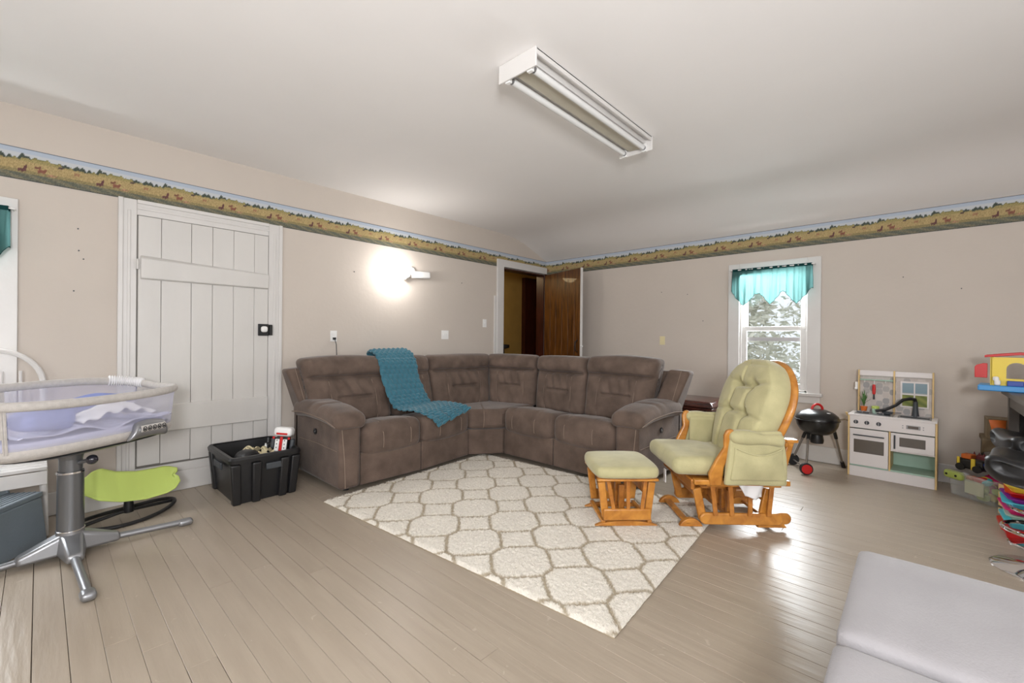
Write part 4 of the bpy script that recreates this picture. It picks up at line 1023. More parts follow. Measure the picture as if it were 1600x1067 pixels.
# upper part
UX0, UX1 = .045, .60; zt_ = 1.02
def hexcol(x, z):
    s = .034; q = x/(s*1.5); cx_ = round(q); zz = z/(s*1.732)-(.5 if cx_ % 2 else 0); cz = round(zz)
    rd_ = random.Random(cx_*91+cz*17); k = rd_.choice((0, 0, 0, 1, 2, 3))
    dx = abs(x-cx_*s*1.5); dz = abs(z-(cz+(.5 if cx_ % 2 else 0))*s*1.732)
    if max(dz, dx*.866+dz*.5) > s*.82: return (.60, .56, .53)
    return [(.56, .51, .48), (.36, .35, .35), (.44, .42, .41), (.62, .57, .54)][k]
def printed(nm, x0, x1, z0, z1, y, nx_, nz_, fn, par=kt, M_=M_print):
    mb = MB().grid(lambda u, v: (x0+(x1-x0)*u, y, z0+(z1-z0)*v), nx_, nz_)
    mb.c = [fn(i/(nx_-1)*(x1-x0), j/(nz_-1)*(z1-z0)) for j in range(nz_) for i in range(nx_)]
    return mb.build(nm, M_, par, smooth=False)
kp('splash_panel', MB().bb(UX0, UX1, KD-.008, KD, .60, zt_-.01), M_kwhite)
printed('tile_print', UX0+.01, UX1-.01, .602, .96, KD-.009, 180, 120, hexcol)
for a in (UX0, .315, UX1-.012): kp('upright', MB().bb(a, a+.012, KD-.055, KD, .60, zt_), M_birch)
kp('top_board', MB().bb(UX0+.012, .315, KD-.05, KD-.038, .965, zt_-.004)); kp('top_board', MB().bb(.327, UX1-.012, KD-.05, KD-.038, .965, zt_-.004))
kp('utensil_shelf', MB().bb(UX0+.012, .315, KD-.055, KD-.008, .918, .928), M_mint)
for xx in (.095, .17, .255): kp('hook', MB().tube([(xx, KD-.03, .918), (xx, KD-.03, .90), (xx, KD-.042, .895), (xx, KD-.048, .905)], .005, 6), M_wplas, 0)
def wincol(x, z):
    if z > .115: return (.23+.3*(z-.115), .33+.2*(z-.115), .38+.2*(z-.115)) if z > .13 else (.38, .42, .42)
    g = .5+.5*math.sin(x*60+z*90); return (.16+.12*g, .20+.1*g, .06+.03*g)
kp('toy_window', MB().bb(.362, .567, KD-.016, KD-.009, .675, .925), M_kwhite)
printed('landscape_print', .378, .553, .69, .91, KD-.0165, 60, 60, wincol)
kp('muntin', MB().bb(.460, .470, KD-.022, KD-.0165, .69, .91).bb(.378, .553, KD-.022, KD-.0165, .797, .809), M_kwhite, 0)
kp('wall_phone', MB().box((UX0-.012, KD-.04, .86), (.022, .04, .07)).box((UX0-.014, KD-.04, .83), (.026, .046, .02)), M_wplas, .005)
kp('towel_peg', MB().bar((-.005, .03, .575), (-.012, .0, .61), .018, .006), M_birch, 0)
# loose toys on the kitchen
Kw = MW[kt.name]
def kw(x, y, z): return Kw @ Vector((x, y, z))
sp = thing('toy_spatula', kw(.17, KD-.05, .73), ka, 'red toy utensil hanging from the play kitchen hook', 'toy utensil')
MB().rbox((.028, .018, .10), .008, (5, 4, 12), lambda x, y, z: (x*(1-abs(z)*3), y, z+.10)).build('handle', M_red, sp, ang=180)
MB().lathe([(.006, 0), (.008, .01), (.006, .06)], seg=10).build('tip', M_dkgrey, sp); MB().cyl((0, 0, .148), (0, 0, .175), .004, seg=8).build('loop', M_wplas, sp)
pt = thing('toy_pineapple_plant', kw(.10, .19, .606), ka, 'small toy plant with spiky leaves in an orange pot on the hob', 'toy plant')
MB().lathe([(.018, 0), (.028, .05), (.03, .055)], seg=16).build('pot', M_orange, pt)
for k in range(12):
    a = k*2.4; h = .07+.1*(k/12); r_ = .05*(1-k/14)
    MB().add([(0, 0, .05), (.012*math.cos(a+1.5), .012*math.sin(a+1.5), .05+h*.5), (r_*math.cos(a), r_*math.sin(a), .06+h), (-.012*math.cos(a+1.5), -.012*math.sin(a+1.5), .05+h*.5)], [(0, 1, 2, 3)]).build('leaf', M_foil, pt, solid=.002)
cu = thing('toy_cup', kw(.19, .17, .606), ka, 'lime green lidded toy cup on the play kitchen hob', 'toy cup')
MB().lathe([(.024, 0), (.027, .045)], seg=18).build('cup', M_mint, cu); MB().lathe([(.03, .045), (.031, .065), (.026, .07)], seg=18).build('lid', M_lime, cu)
ut = thing('toy_pan', kw(.285, .10, .62), ka, 'small grey toy pan on the hob in front of the tap', 'toy pan')
MB().lathe([(.035, 0), (.042, .018), (.040, .018), (.034, .003)], seg=20).build('pan', M_dkgrey, ut); MB().bar((.04, 0, .014), (.10, 0, .018), .012, .006).build('handle', M_dkgrey, ut)

# ------------------------------------------------------------------ clear tub of toys
TA = math.atan2(-.263, -.25)+0; tx, ty = 5.36, -.44
tb = thing('toy_tub', (tx, ty, 0), TA, 'clear plastic tub packed with toys, right of the play kitchen', 'toy box')
mb = loft(MB(), [sec(.165, .14, .02, .0), sec(.18, .155, .025, .20), sec(.176, .151, .02, .20), sec(.161, .136, .02, .006)], True, True); mb.build('tub_body', M_clear, tb)
loft(MB(), [sec(.18, .155, .025, .188), sec(.197, .172, .03, .19), sec(.197, .172, .03, .205), sec(.178, .153, .025, .205)], False).build('rim', M_clear, tb)
MB().bb(-.04, .10, -.151, -.146, .05, .16).build('side_label', mat('pale_label', srgb(190, 192, 170), .7), tb)
Tw = MW[tb.name]; rd = random.Random(11)
tcols = [(M_orange, 'orange'), (M_red, 'dark red'), (M_dblue, 'blue'), (M_yellow, 'yellow'), (M_black, 'black'), (M_turq, 'turquoise'), (M_lime, 'lime'), (M_pink, 'pink'), (M_wplas, 'white')]
def toyball(p, r, m, label, grp=None, sq=1):
    o = MB().rbox((r*2, r*1.7, r*1.5), r*.6, (6, 6, 6), lambda x, y, z: (x*(1+.15*math.sin(z*80)), y, z)).build('toy_block', m, None, ang=180)
    o.location = p; o.rotation_euler = (rd.uniform(-.5, .5), rd.uniform(-.5, .5), rd.uniform(0, 3)); tag(o, label, 'toy', grp); return o
for k in range(30):
    x = rd.uniform(-.13, .13); y = rd.uniform(-.10, .11); lay = k//10
    mi = 0 if (lay < 2 and x < -.05) else rd.randrange(len(tcols))
    m, cn = tcols[mi]; toyball(Tw @ Vector((x, y, .036+lay*.062)), rd.uniform(.030, .040), m, cn+' toy piece packed inside the clear tub', cn+' toys in the clear tub')
lb = thing('toy_lattice', Tw @ Vector((-.12, -.15, .17)), TA, 'lime green toy piece hooked over the left front rim of the clear tub', 'toy')
MB().rbox((.13, .05, .06), .02, (10, 5, 6)).build('shell', M_lime, lb, ang=180)
for x in (-.035, .03): MB().cyl((x, -.02, .0), (x, -.028, .0), .008, seg=10).build('hole', M_dark, lb)
tk = thing('toy_truck', Tw @ Vector((-.09, -.02, .215)), TA+.3, 'black and yellow toy truck on top of the tub', 'toy truck')
MB().box((0, 0, .04), (.13, .08, .06)).build('body', M_black, tk, bevel=.01); MB().box((.02, -.042, .045), (.02, .012, .07)).box((-.05, -.042, .04), (.014, .01, .08)).build('arm', M_yellow, tk, bevel=.003); MB().box((-.02, .0, .085), (.05, .06, .03)).build('cab', M_orange, tk, bevel=.006)
for x in (-.04, .04):
    for y in (-.042, .042): MB().cyl((x, y-.01, .02), (x, y+.01, .02), .022, seg=14).build('wheel', M_black, tk)
bb_ = thing('toy_glove', Tw @ Vector((.05, -.01, .215)), TA-.4, 'blue curved toy lying on top of the tub', 'toy')
MB().tube([(-.05, 0, .02), (-.02, .01, .04), (.02, .01, .035), (.055, 0, .01)], [.014, .024, .026, .016], 10).build('body', M_dblue, bb_)
MB().tube([(-.02, .0, .04), (-.03, -.03, .05)], .01, 8).build('thumb', M_dblue, bb_)
dr = thing('toy_dragon', Tw @ Vector((-.10, .09, .245)), TA, 'dusky pink spiky toy sticking up at the back of the tub', 'toy')
MB().tube([(-.06, 0, 0), (-.02, .01, .035), (.03, 0, .03), (.07, -.01, .05)], [.012, .022, .02, .008], 8).build('body', mat('dusky_pink_plastic', srgb(128, 62, 66), .6), dr)
for k in range(5): MB().lathe([(.009, 0), (.001, .03)], c=(-.04+.022*k, 0, .035), seg=6).build('spike', bpy.data.materials['dusky_pink_plastic'], dr)
yb = thing('toy_duck', Tw @ Vector((.13, -.06, .21)), TA, 'yellow and beige toy figure at the right end of the tub', 'toy')
MB().rbox((.06, .04, .04), .018, (8, 6, 6), lambda x, y, z: (x, y, z+.02)).build('body', M_yellow, yb, ang=180); MB().rbox((.035, .035, .035), .016, (6, 6, 6), lambda x, y, z: (x+.035, y, z+.05)).build('head', M_birch, yb, ang=180)
for k in range(9):
    m, cn = [(M_dblue, 'blue'), (M_yellow, 'yellow'), (M_red, 'dark red'), (M_black, 'black'), (M_turq, 'turquoise'), (M_yellow, 'yellow'), (M_pink, 'pink'), (M_dblue, 'blue'), (M_black, 'black')][k]
    toyball(Tw @ Vector((-.12+.032*k, rd.uniform(.0, .10), .235+rd.uniform(0, .03))), rd.uniform(.022, .034), m, cn+' toy piece heaped on top of the clear tub', cn+' toys heaped on the clear tub')
for t_, k_ in ((tk, 1.35), (bb_, 1.5), (dr, 1.7), (yb, 1.4), (lb, 1.15)): t_.scale = (k_, k_, k_)
# crate and books by the stack
cr_ = thing('wooden_crate', (4.83, -.62, 0), .35, 'open slatted tan wooden crate of papers behind the coloured tubs', 'crate')
for k in range(4): MB().bb(-.15, .15, -.11, -.10, .02+.06*k, .06+.06*k).build('slat', M_birch, cr_); MB().bb(-.15, .15, .10, .11, .02+.06*k, .06+.06*k).build('slat', M_birch, cr_)
for k in range(4): MB().bb(-.15, -.14, -.1, .1, .02+.06*k, .06+.06*k).build('slat', M_birch, cr_)
MB().bb(-.14, .14, -.1, .1, .0, .02).build('bottom', M_birch, cr_)
for k, (m, cn) in enumerate(((M_wcloth, 'white'), (M_mint, 'pale green'), (M_brownc, 'tan'))):
    b_ = MB().box((0, 0, 0), (.22, .16, .03)).build('book', m, None, bevel=.002); b_.location = (4.84, -.62, .04+.034*k); b_.rotation_euler = (0, 0, .3+.1*k); tag(b_, cn+' flat book lying in the slatted crate', 'book')
# stack of coloured tubs
z = 0
ORD = ['', 'second', 'third', 'fourth', 'fifth', 'sixth', 'seventh', 'eighth', 'ninth', '']
stk = [(M_red, .075, .14, 'red'), (M_dblue if False else M_turq, .05, .137, 'blue-green'), (M_mint, .04, .134, 'grey-green'), (M_pink, .038, .137, 'crimson'), (M_turq, .04, .132, 'turquoise'), (M_purple, .03, .135, 'purple'), (M_red, .035, .13, 'orange-red'), (M_yellow, .045, .13, 'yellow'), (M_pink, .06, .125, 'magenta'), (M_red, .05, .125, 'scarlet')]
for k, (m, h, w, cn) in enumerate(stk):
    t = thing('nesting_tub', (4.50+.006*math.sin(k*2.1), -.585+.008*math.cos(k*1.7), z), .1*math.sin(k*3), cn+' plastic tub, '+('bottom' if k == 0 else 'topmost' if k == 9 else (ORD[k]+' from the bottom'))+' in the coloured stack', 'plastic tub', 'stack of coloured tubs')
    loft(MB(), [sec(w*.86, w*.86, .02, 0), sec(w, w, .025, h*.97)], True, True).build('tub_body', m, t)
    loft(MB(), [sec(w, w, .025, h*.75), sec(w+.01, w+.01, .03, h*.77), sec(w+.01, w+.01, .03, h), sec(w, w, .025, h)], False, True).build('rim', m, t)
    z += h+.001

# ------------------------------------------------------------------ tall desk, toy house, box
dk = thing('tall_table', (4.75, -.82, 0), 0, 'dark grey bar-height table along the right wall end, partly out of view', 'table')
MB().bb(-.95, .68, -.38, .30, .885, .925).build('table_top', M_desk, dk, bevel=.004)
for x in (.58, -.85):
    for y in (.24, -.32): MB().bb(x-.035, x+.035, y-.03, y+.03, 0, .885).build('leg', M_desk, dk, bevel=.004)
MB().bb(-.85, .6, .235, .265, .79, .885).build('apron', M_desk, dk, bevel=.003)
MB().bb(-.85, .6, -.36, -.33, .2, .885).build('rear_panel', M_dark, dk); MB().bb(.55, .58, -.3, .22, .3, .885).build('end_panel', M_dark, dk)
sh_ = MB().bb(-.8, .55, -.32, .22, .56, .585).build('shelf', M_desk, dk)
th = thing('toy_house', (5.10, -.505, .926), -PI/2-.12, 'yellow toy house with red roof and blue base on the tall table', 'toy house')
# local x along the front, y into depth (away)
MB().bb(-.14, .32, -.05, .22, 0, .045).build('base', M_blue, th, bevel=.008)
fr = [(-.06, .045), (.0, .045)]
arch_o = []
mb = MB()
x0_, x1_, z0_, z1_ = -.075, .25, .045, .265; ax0, ax1, az0, az1 = .01, .115, .10, .225
mb.bb(x0_, ax0, 0, .02, z0_, z1_).bb(ax1, x1_, 0, .02, z0_, z1_).bb(ax0, ax1, 0, .02, z0_, az0)
top = []
for i in range(9):
    a = PI*i/8; top.append(((ax0+ax1)/2+(ax1-ax0)/2*math.cos(a), az1-.05+.05*math.sin(a)))
for (a, b), (c, d) in zip(top[:-1], top[1:]): mb.hexa([(a, 0, b), (c, 0, d), (c, .02, d), (a, .02, b)], [(a, 0, z1_), (c, 0, z1_), (c, .02, z1_), (a, .02, z1_)])
mb.build('front_wall', M_yellow, th); MB().bb(x0_, x0_+.015, .0, .18, z0_, z1_).build('side_wall', M_yellow, th, bevel=.003)
MB().prism([(-.105, -.02, .262), (.0, -.02, .275), (.08, -.02, .285), (.20, -.02, .275), (.30, -.02, .262), (.30, -.02, .285), (.2, -.02, .295), (.08, -.02, .305), (0, -.02, .295), (-.105, -.02, .28)], (0, .22, 0)).build('roof', M_red, th, bevel=.004)
MB().prism([(-.16, 0, .10), (-.09, 0, .10), (-.09, 0, .215), (-.115, 0, .215), (-.15, 0, .20), (-.16, 0, .185)], (0, .012, 0)).build('shutter', M_red, th, bevel=.003)
MB().bb(.015, .10, -.04, -.01, .045, .085).build('planter', M_dblue, th, bevel=.004)
MB().rbox((.035, .03, .07), .013, (5, 5, 8), lambda x, y, z: (x-.035-.008*(z > 0), y-.025, z+.08)).build('figure', M_wplas, th, ang=180)
MB().bb(.12, .175, -.04, -.02, .045, .11).build('door_frame', M_red, th, bevel=.004); MB().bb(.13, .165, -.045, -.038, .055, .10).build('door', M_wplas, th)
bx_ = thing('cardboard_box', (5.50, -.58, .50), 0, 'small tan box with orange flap sitting on the cloth-covered shelf behind the tall table', 'box')
MB().bb(-.10, .10, -.10, .14, 0, .17).build('carton', M_brownc, bx_, bevel=.003)
MB().add([(-.101, .13, .16), (-.101, .03, .165), (-.103, .04, .02), (-.103, .10, .02)], [(0, 1, 2, 3)]).build('flap', M_orange, bx_, solid=.006)
sd = thing('wall_shelf', (5.50, -.58, 0), 0, 'khaki cloth-covered wall shelf under the small tan box, right of the play kitchen', 'shelf')
MB().bb(-.11, .22, -.12, .16, .46, .498).build('table_top', M_brownc, sd, bevel=.004)
for y in (-.1, .14): MB().bar((.19, y, .46), (.235, y, .25), .02, .02).build('bracket', M_desk, sd)
MB().grid(lambda u, v: (-.115-.01*math.sin(v*4+u*6), .17+.012*math.sin(u*9)-.15*u, .495-.12*v*(1-.5*u)), 10, 10).build('cloth', M_brownc, sd, solid=.004)
og = thing('toy_figure', (4.95, -.66, .586), .5, 'small orange toy figure on the shelf under the tall table', 'toy')
MB().rbox((.05, .04, .06), .018, (6, 6, 6), lambda x, y, z: (x, y, z+.03)).build('body', M_orange, og, ang=180); MB().rbox((.04, .04, .04), .018, (6, 6, 6), lambda x, y, z: (x, y, z+.078)).build('head', M_orange, og, ang=180)

# ------------------------------------------------------------------ bar stools
def stool(x, y, h, label, rz=0, br=.205):
    t = thing('bar_stool', (x, y, 0), rz, label, 'bar stool', 'black bar stools at the tall table')
    MB().lathe([(br, 0), (br, .006), (br*.93, .014), (.06, .032), (.03, .05)], seg=40).build('base', M_chrome, t)
    MB().cyl((0, 0, .04), (0, 0, h-.06), .027, .020, seg=16).build('column', M_chrome, t)
    MB().tube([(.0+.155*math.cos(a), .155*math.sin(a), .23) for a in [2*PI*i/32 for i in range(32)]], .011, 8, True).tube([(0, .0, .23), (0, .155, .23)], .009, 8).tube([(0, .0, .23), (0, -.155, .23)], .009, 8).build('foot_ring', M_chrome, t)
    def f(x_, y_, z_):
        r = (x_*x_+y_*y_)**.5
        k_ = min(1, .215/max(.0001, (abs(x_)**3+abs(y_)**3)**(1/3))) if max(abs(x_), abs(y_)) > .215 else 1
        return (x_*k_, y_*k_, h+z_+.9*r*r-.02)
    MB().rbox((.44, .44, .15), .072, (26, 26, 12), f).build('seat', M_leather, t, ang=180)
    return t
stool(3.86, -.535, .56, 'black padded bar stool with chrome ring base, nearest at right edge', math.radians(80))
stool(4.34, -.62, .62, 'black padded bar stool behind the nearest one, seat slightly higher', math.radians(100), .17)

# ------------------------------------------------------------------ bench / futon in the foreground
be = thing('padded_bench', (1.66, -.6, 0), 0, 'light grey padded bench with two cushions in the bottom right foreground', 'bench')
BY1 = .175+.6
for x0_, x1_, dz in ((.0, .745, 0), (-.78, -.034, -.006)):
    W_, D_ = x1_-x0_, 1.75
    def bf(x, y, z):
        e = min(1, (D_/2-abs(y))/.12, (W_/2-abs(x))/.12)
        return (x+(x0_+x1_)/2+(.02 if y < .5 else 0)*0, y+BY1-D_/2, z+.35+dz+(.012*e if z > 0 else 0)+(.002*math.sin(x*9+y*7) if z > 0 else 0))
    MB().rbox((W_, D_, .13), .026, (26, 50, 8), bf).build('cushion', M_bench, be, ang=180)
MB().bb(-.74, .70, -.93, BY1-.04, .22, .285).build('frame', M_desk, be, bevel=.006)
for x in (-.68, .64):
    for y in (-.85, BY1-.12): MB().cyl((x, y, 0), (x, y, .22), .025, seg=14).build('leg', M_black, be)

# ------------------------------------------------------------------ bassinet
BX, BY = .13, 3.65
ba = thing('bassinet', (BX, BY, 0), 0, 'heather grey swivel bassinet with lilac mesh sides on a silver four-foot base', 'bassinet')
def bpz(nm, mb, m, bev=0, par=None, **k): return mb.build(nm, m, par or ba, bevel=bev, **k)
# base
hub = MB().lathe([(.075, .035), (.075, .06), (.068, .10), (.062, .13), (.061, .155)], seg=28)
bpz('hub', hub, M_silver)
cx0 = (BX, BY)
for dx_, dy_, L_, w_ in ((.04, -.70, .72, 1), (.60, .02, .60, 1), (-.62, -.10, .64, 1), (.03, .55, .56, 1)):
    d = Vector((dx_, dy_, 0)).normalized(); s_ = Vector((-d.y, d.x, 0))
    # tapered shoulder of the hub
    a = [d*.03+s_*.070, d*.03-s_*.070, d*.22-s_*.036, d*.22+s_*.036]
    bpz('hub_arm', MB().hexa([p+Vector((0, 0, .03)) for p in (a[0], a[1])]+[p+Vector((0, 0, .022)) for p in (a[2], a[3])], [a[0]*.75+Vector((0, 0, .15)), a[1]*.75+Vector((0, 0, .15)), a[2]+Vector((0, 0, .068)), a[3]+Vector((0, 0, .068))]), M_silver, .018, seg=4)
    bpz('foot_tube', MB().tube([d*.16+Vector((0, 0, .046)), d*(L_-.06)+Vector((0, 0, .026))], .021, 14, flat=.9), M_silver)
    bpz('foot_cap', MB().rbox((.085, .062, .044), .02, (8, 8, 6), lambda x, y, z: d*(L_-.045+x)+s_*y+Vector((0, 0, z+.023))), M_silver, ang=180)
bpz('column', MB().cyl((0, 0, .14), (0, 0, .50), .060, .058, seg=28), M_gunm); bpz('collar', MB().lathe([(.060, .15), (.064, .152), (.064, .158), (.060, .160)], seg=28), M_chrome); bpz('collar', MB().lathe([(.058, .485), (.062, .488), (.062, .498), (.055, .50)], seg=28), M_chrome)
bpz('column', MB().cyl((0, 0, .50), (0, 0, .60), .052, seg=28), M_gunm)
bpz('neck', MB().lathe([(.050, .56), (.060, .60), (.075, .65), (.14, .675)], seg=28), M_gunm)
rgt = Vector((math.sin(YAW), -math.cos(YAW), 0))
kb = bpz('height_knob', MB().tube([rgt*.05+Vector((0, 0, .545)), rgt*.105+Vector((0, 0, .562))], .012, 10), M_gunm)
bpz('knob_ball', MB().rbox((.056, .056, .056), .027, (8, 8, 8), lambda x, y, z: rgt*.125+Vector((x, y, z+.565))), mat('clear_black_knob', (.02, .02, .03), .1, coat=.6), par=kb, ang=180)
# basket
AA = math.radians(32.4); ux = Vector((math.cos(AA), math.sin(AA), 0)); uy = Vector((-math.sin(AA), math.cos(AA), 0)); BO = Vector((.145-BX+0, 3.68-BY, 0))
HA, HB = .50, .29
def se(th, a, b, n=3.4):
    c, s = math.cos(th), math.sin(th)
    return math.copysign(abs(c)**(2/n), c)*a, math.copysign(abs(s)**(2/n), s)*b
def bl_(x, y, z): return BO+ux*x+uy*y+Vector((0, 0, z))
def rimz(th):
    x, y = se(th, 1, 1)
    near = max(0, -y); far = max(0, y)
    return .945+.045*far*(1+.1*math.cos(x*2))-.012*near*math.cos(min(1, abs(x+.1))*PI/2)+.02*max(0, x)*0-.004
NT = 96
rim = [bl_(*se(2*PI*i/NT, HA, HB), rimz(2*PI*i/NT)) for i in range(NT)]
bpz('rim_tube', MB().tube(rim, .019, 12, True, flat=1.3), M_hgrey, ang=180)
def wall_f(th, t, ins=0):
    a = HA-.02*(1-t)-ins; b = HB-.015*(1-t)-ins
    zb = .70; return bl_(*se(th, a, b), zb+(rimz(th)-.015-zb)*t)
def panel(nm, m, i0, i1, t0=0, t1=1, ins=.0, wr=0):
    n = (i1-i0)*2+1
    mb = MB().grid(lambda u, v: wall_f(2*PI*(i0+(i1-i0)*u)/NT, t0+(t1-t0)*v, ins+wr*math.sin(u*30+v*5)), n, 9)
    return bpz(nm, mb, m, ang=80)
# angle indices: 0 = +x end (right), 24 = far side, 48 = -x end (left), 72 = near side
panel('mesh_side', M_net, 58, 92); panel('mesh_side', M_net, 5, 26); panel('end_panel', M_hgrey, -4, 5); panel('mesh_side', M_net, 30, 42)
panel('fabric_strip', M_hgrey, 26, 30, ins=-.001); panel('end_panel', M_hgrey, 42, 57, .35, 1); panel('mesh_side', M_net, 42, 58, 0, .35)
bpz('corner_piping', MB().tube([wall_f(2*PI*57.6/NT, k/8, -.004) for k in range(9)], .006, 6), M_hgrey)
bpz('corner_piping', MB().tube([wall_f(2*PI*57.0/NT, k/8, -.004) for k in range(9)], .004, 6), M_hgrey)
bot = [[bl_(*se(2*PI*i/NT, HA-.02+e, HB-.015+e), z_) for i in range(NT)] for e, z_ in ((-.09, .640), (-.03, .652), (.0, .672), (.006, .692), (.002, .712), (-.01, .722))]
bpz('base_band', loft(MB(), bot, True, False), M_hgrey, ang=80)
bpz('under_tray', loft(MB(), [[bl_(*se(2*PI*i/NT, .28, .17), .618) for i in range(NT)], [bl_(*se(2*PI*i/NT, .41, .25), .643) for i in range(NT)]], True, True), M_gunm)
bpz('mattress', loft(MB(), [[bl_(*se(2*PI*i/NT, HA-.045, HB-.04), z_) for i in range(NT)] for z_ in (.70, .745)], True, True), M_lav, .012)
# rumpled sheet and gathered cover
def sheetf(u, v):
    x = -.40+.80*u; y = -.235+.44*v
    z = .762+.012*math.sin(x*23+y*9)+.010*math.sin(y*31-x*12)+.012*math.sin(x*11+2)*math.cos(y*17)+.045*math.exp(-((x+.05)/.10)**2)*math.exp(-((y+.1)/.12)**2)
    return bl_(x, y, z)
bpz('sheet', MB().grid(sheetf, 60, 36), M_lav, ang=180, solid=.006)
for i in range(1):
    pts = [bl_(*se(2*PI*k/NT, HA+.001, HB+.001), rimz(2*PI*k/NT)+.004) for k in range(3, 15)]
    n = 90; pp = []; rr_ = []
    for k in range(n):
        f = k/(n-1)*(len(pts)-1); a = min(int(f), len(pts)-2); pp.append(pts[a].lerp(pts[a+1], f-a)); rr_.append(.024+.004*math.sin(k*1.1))
    bpz('ruffled_cover', MB().tube(pp, rr_, 12, flat=1.3), M_wcloth, ang=180)
# control panel on the near side
def cpf(x, y, z):
    t = z/.10+.5; c = .185+x*(1-.30*t)+.015*t
    return bl_(c, -.292-.018*math.sin(t*PI)+y, .655+.105*t+.012*(1-(x/.125)**2))
cpn = bpz('control_housing', MB().rbox((.25, .04, .10), .018, (20, 5, 10), cpf), M_silver, ang=180)
bpz('button_strip', MB().rbox((.155, .006, .040), .0028, (16, 3, 6), lambda x, y, z: bl_(.20+x, -.333+y+.006*abs(z/.02), .725+z)), M_hgrey, par=cpn, ang=180)
for k in range(5):
    xx = .14+.030*k
    MB().tube([bl_(xx+.0105*math.cos(a), -.338, .725+.0135*math.sin(a)) for a in [2*PI*i/16 for i in range(16)]], .0022, 5, True).box(bl_(xx, -.337, .723), (.008, .004, .010)).build('icon_button', M_dark, cpn)
# bedding lying in the bassinet
bf_ = MB().rbox((.42, .20, .10), .045, (24, 14, 8), lambda x, y, z: MW[ba.name] @ bl_(.10+x, .06+y, .86+z*(1-.3*(x/.21))+.02*math.sin(x*14)))
bd = bf_.build('blue_blanket', M_bluecl, None, ang=180); tag(bd, 'periwinkle blue blanket heaped at the back inside the bassinet', 'blanket')
bf_ = MB().rbox((.24, .16, .12), .05, (16, 12, 8), lambda x, y, z: MW[ba.name] @ bl_(-.25+x, -.15+y, .845+z*(1+.2*math.sin(x*9))))
bd = bf_.build('blue_pillow', M_bluecl, None, ang=180); tag(bd, 'folded blue bundle seen through the near left mesh of the bassinet', 'blanket')
bd = MB().grid(lambda u, v: MW[ba.name] @ bl_(-.12+.42*u, -.235+.20*v, .80+.085*math.sin(u*PI)*math.exp(-((v-.4)/.5)**2)+.012*math.sin(u*26+v*6)), 50, 20).build('white_sheet', M_wcloth, None, ang=180, solid=.006); tag(bd, 'rumpled white sheet behind the near mesh of the bassinet', 'sheet')

# ------------------------------------------------------------------ lime balance seat
bs = thing('balance_seat', (.44, 4.13, 0), .0, 'lime green curved spinning seat on a black ring base, under the bassinet', 'toy seat')
ring = []
for i in range(48):
    a = 2*PI*i/48; ring.append((.275*math.cos(a), .19*math.sin(a)+.07*math.cos(a), .022+.012*math.cos(2*a)))
MB().tube(ring, .013, 8, True).build('ring_base', M_black, bs)
MB().tube([(-.26, -.08, .024), (-.05, -.01, .045), (.05, .01, .045), (.26, .09, .024)], .012, 8).build('cross_bar', M_black, bs)
MB().lathe([(.03, .035), (.03, .075), (.022, .15)], seg=16).build('pivot', M_black, bs)
def lerp_(T_, x):
    for (a, b), (c, d) in zip(T_[:-1], T_[1:]):
        if x <= c: return b+(d-b)*(x-a)/(c-a)
    return T_[-1][1]
NZ = [(-.28, .275), (-.24, .235), (-.17, .19), (-.05, .15), (.08, .135), (.2, .15), (.25, .172), (.285, .21)]
FZ = [(-.28, .275), (-.23, .295), (-.18, .335), (-.13, .345), (-.06, .308), (.05, .285), (.14, .285), (.21, .29), (.285, .272)]
def lf(u, v):
    x = -.28+.565*u
    e = min(1, (u/.22))**.6 if u < .22 else (1 if u < .93 else 1-.35*((u-.93)/.07))
    nz_ = lerp_(NZ, x); fz_ = lerp_(FZ, x)
    y = -.12*e+.25*e*v
    if u > .97: x -= .02*math.exp(-((v-.62)/.12)**2)
    return (x*(1+.03*v), y, nz_+(fz_-nz_)*(.5*v+.5*v*v))
MB().grid(lf, 81, 21).build('seat_shell', M_lime, bs, ang=180, solid=.006)

# ------------------------------------------------------------------ grey step stool, white chair, white panel
ss = thing('step_stool', (-.21, 3.98, 0), math.radians(-35), 'slate grey plastic two-step stool behind the bassinet base', 'step stool')
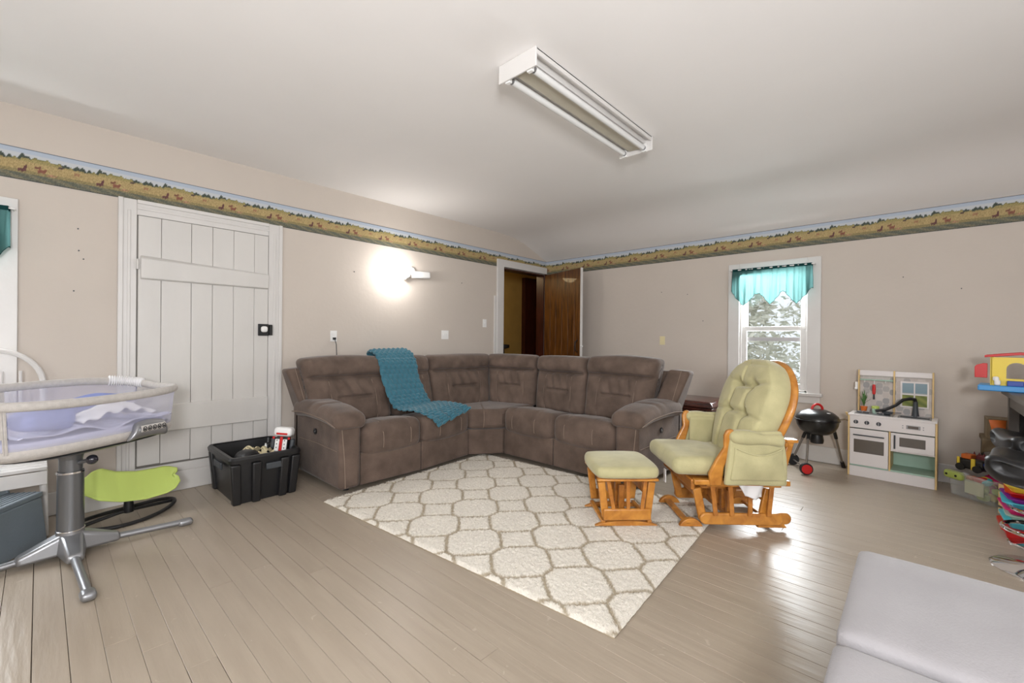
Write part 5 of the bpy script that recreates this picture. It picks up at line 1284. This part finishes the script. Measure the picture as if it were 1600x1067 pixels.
# local x to the right, y away; lower step at the right/front, upper to the left
MB().bb(-.02, .17, -.16, .16, .285, .315).build('lower_tread', M_sgrey, ss, bevel=.006)
for k in range(6): MB().bb(-.01+.028*k, .0+.028*k, -.15, .15, .314, .319).build('grip_rib', M_sgrey, ss)
MB().hexa([(.0, -.17, 0), (.19, -.17, 0), (.19, .17, 0), (.0, .17, 0)], [(-.0, -.15, .285), (.17, -.15, .285), (.17, .15, .285), (-.0, .15, .285)]).build('front_box', M_sgrey, ss, bevel=.008)
for s in (-1, 1): MB().prism([(.02, s*.165, 0), (.10, s*.165, 0), (-.08, s*.15, .52), (-.16, s*.15, .52)], (0, .02, 0)).build('side_frame', M_sgrey, ss, bevel=.006)
MB().bb(-.34, -.13, -.17, .17, .51, .54).build('upper_tread', M_sgrey, ss, bevel=.008); MB().bb(-.34, -.30, -.16, .16, 0, .51).build('rear_leg', M_sgrey, ss, bevel=.006)
wc = thing('white_chair', (-.22, 4.27, 0), 0, 'white wooden chair with arched hoop back behind the bassinet', 'chair')
for x in (-.22, .24):
    MB().cyl((x*1.05, .13, 0), (x, .16, .43), .016, .02, seg=12).build('leg', M_white, wc); MB().cyl((x*1.05, -.16, 0), (x, -.13, .43), .016, .02, seg=12).build('leg', M_white, wc)
for k in range(5): MB().bb(-.24, .26, -.18+.07*k, -.118+.07*k, .43, .45).build('seat_slat', M_white, wc, bevel=.003)
MB().bb(-.24, .26, -.19, -.17, .34, .425).build('apron', M_white, wc, bevel=.004)
hoop = [(-.22, .17, .45)]+[(.01-.23*math.cos(a), .17+.02, .95+.24*math.sin(a)) for a in [PI*i/20 for i in range(21)]]+[(.24, .17, .45)]
MB().tube(hoop, .017, 10).build('hoop_back', M_white, wc)
for k in range(4): MB().cyl((-.12+.085*k, .17, .45), (-.12+.085*k, .19, 1.05), .008, seg=8).build('spindle', M_white, wc)
wp = MB().hexa([(.16, 4.42, .0), (.60, 4.47, .0), (.60, 4.50, .0), (.16, 4.46, .0)], [(.14, 4.50, .15), (.56, 4.50, .15), (.56, 4.515, .15), (.14, 4.515, .15)]).build('white_board', M_white, None, bevel=.004)
tag(wp, 'loose white board leaning on the baseboard behind the lime seat', 'board')
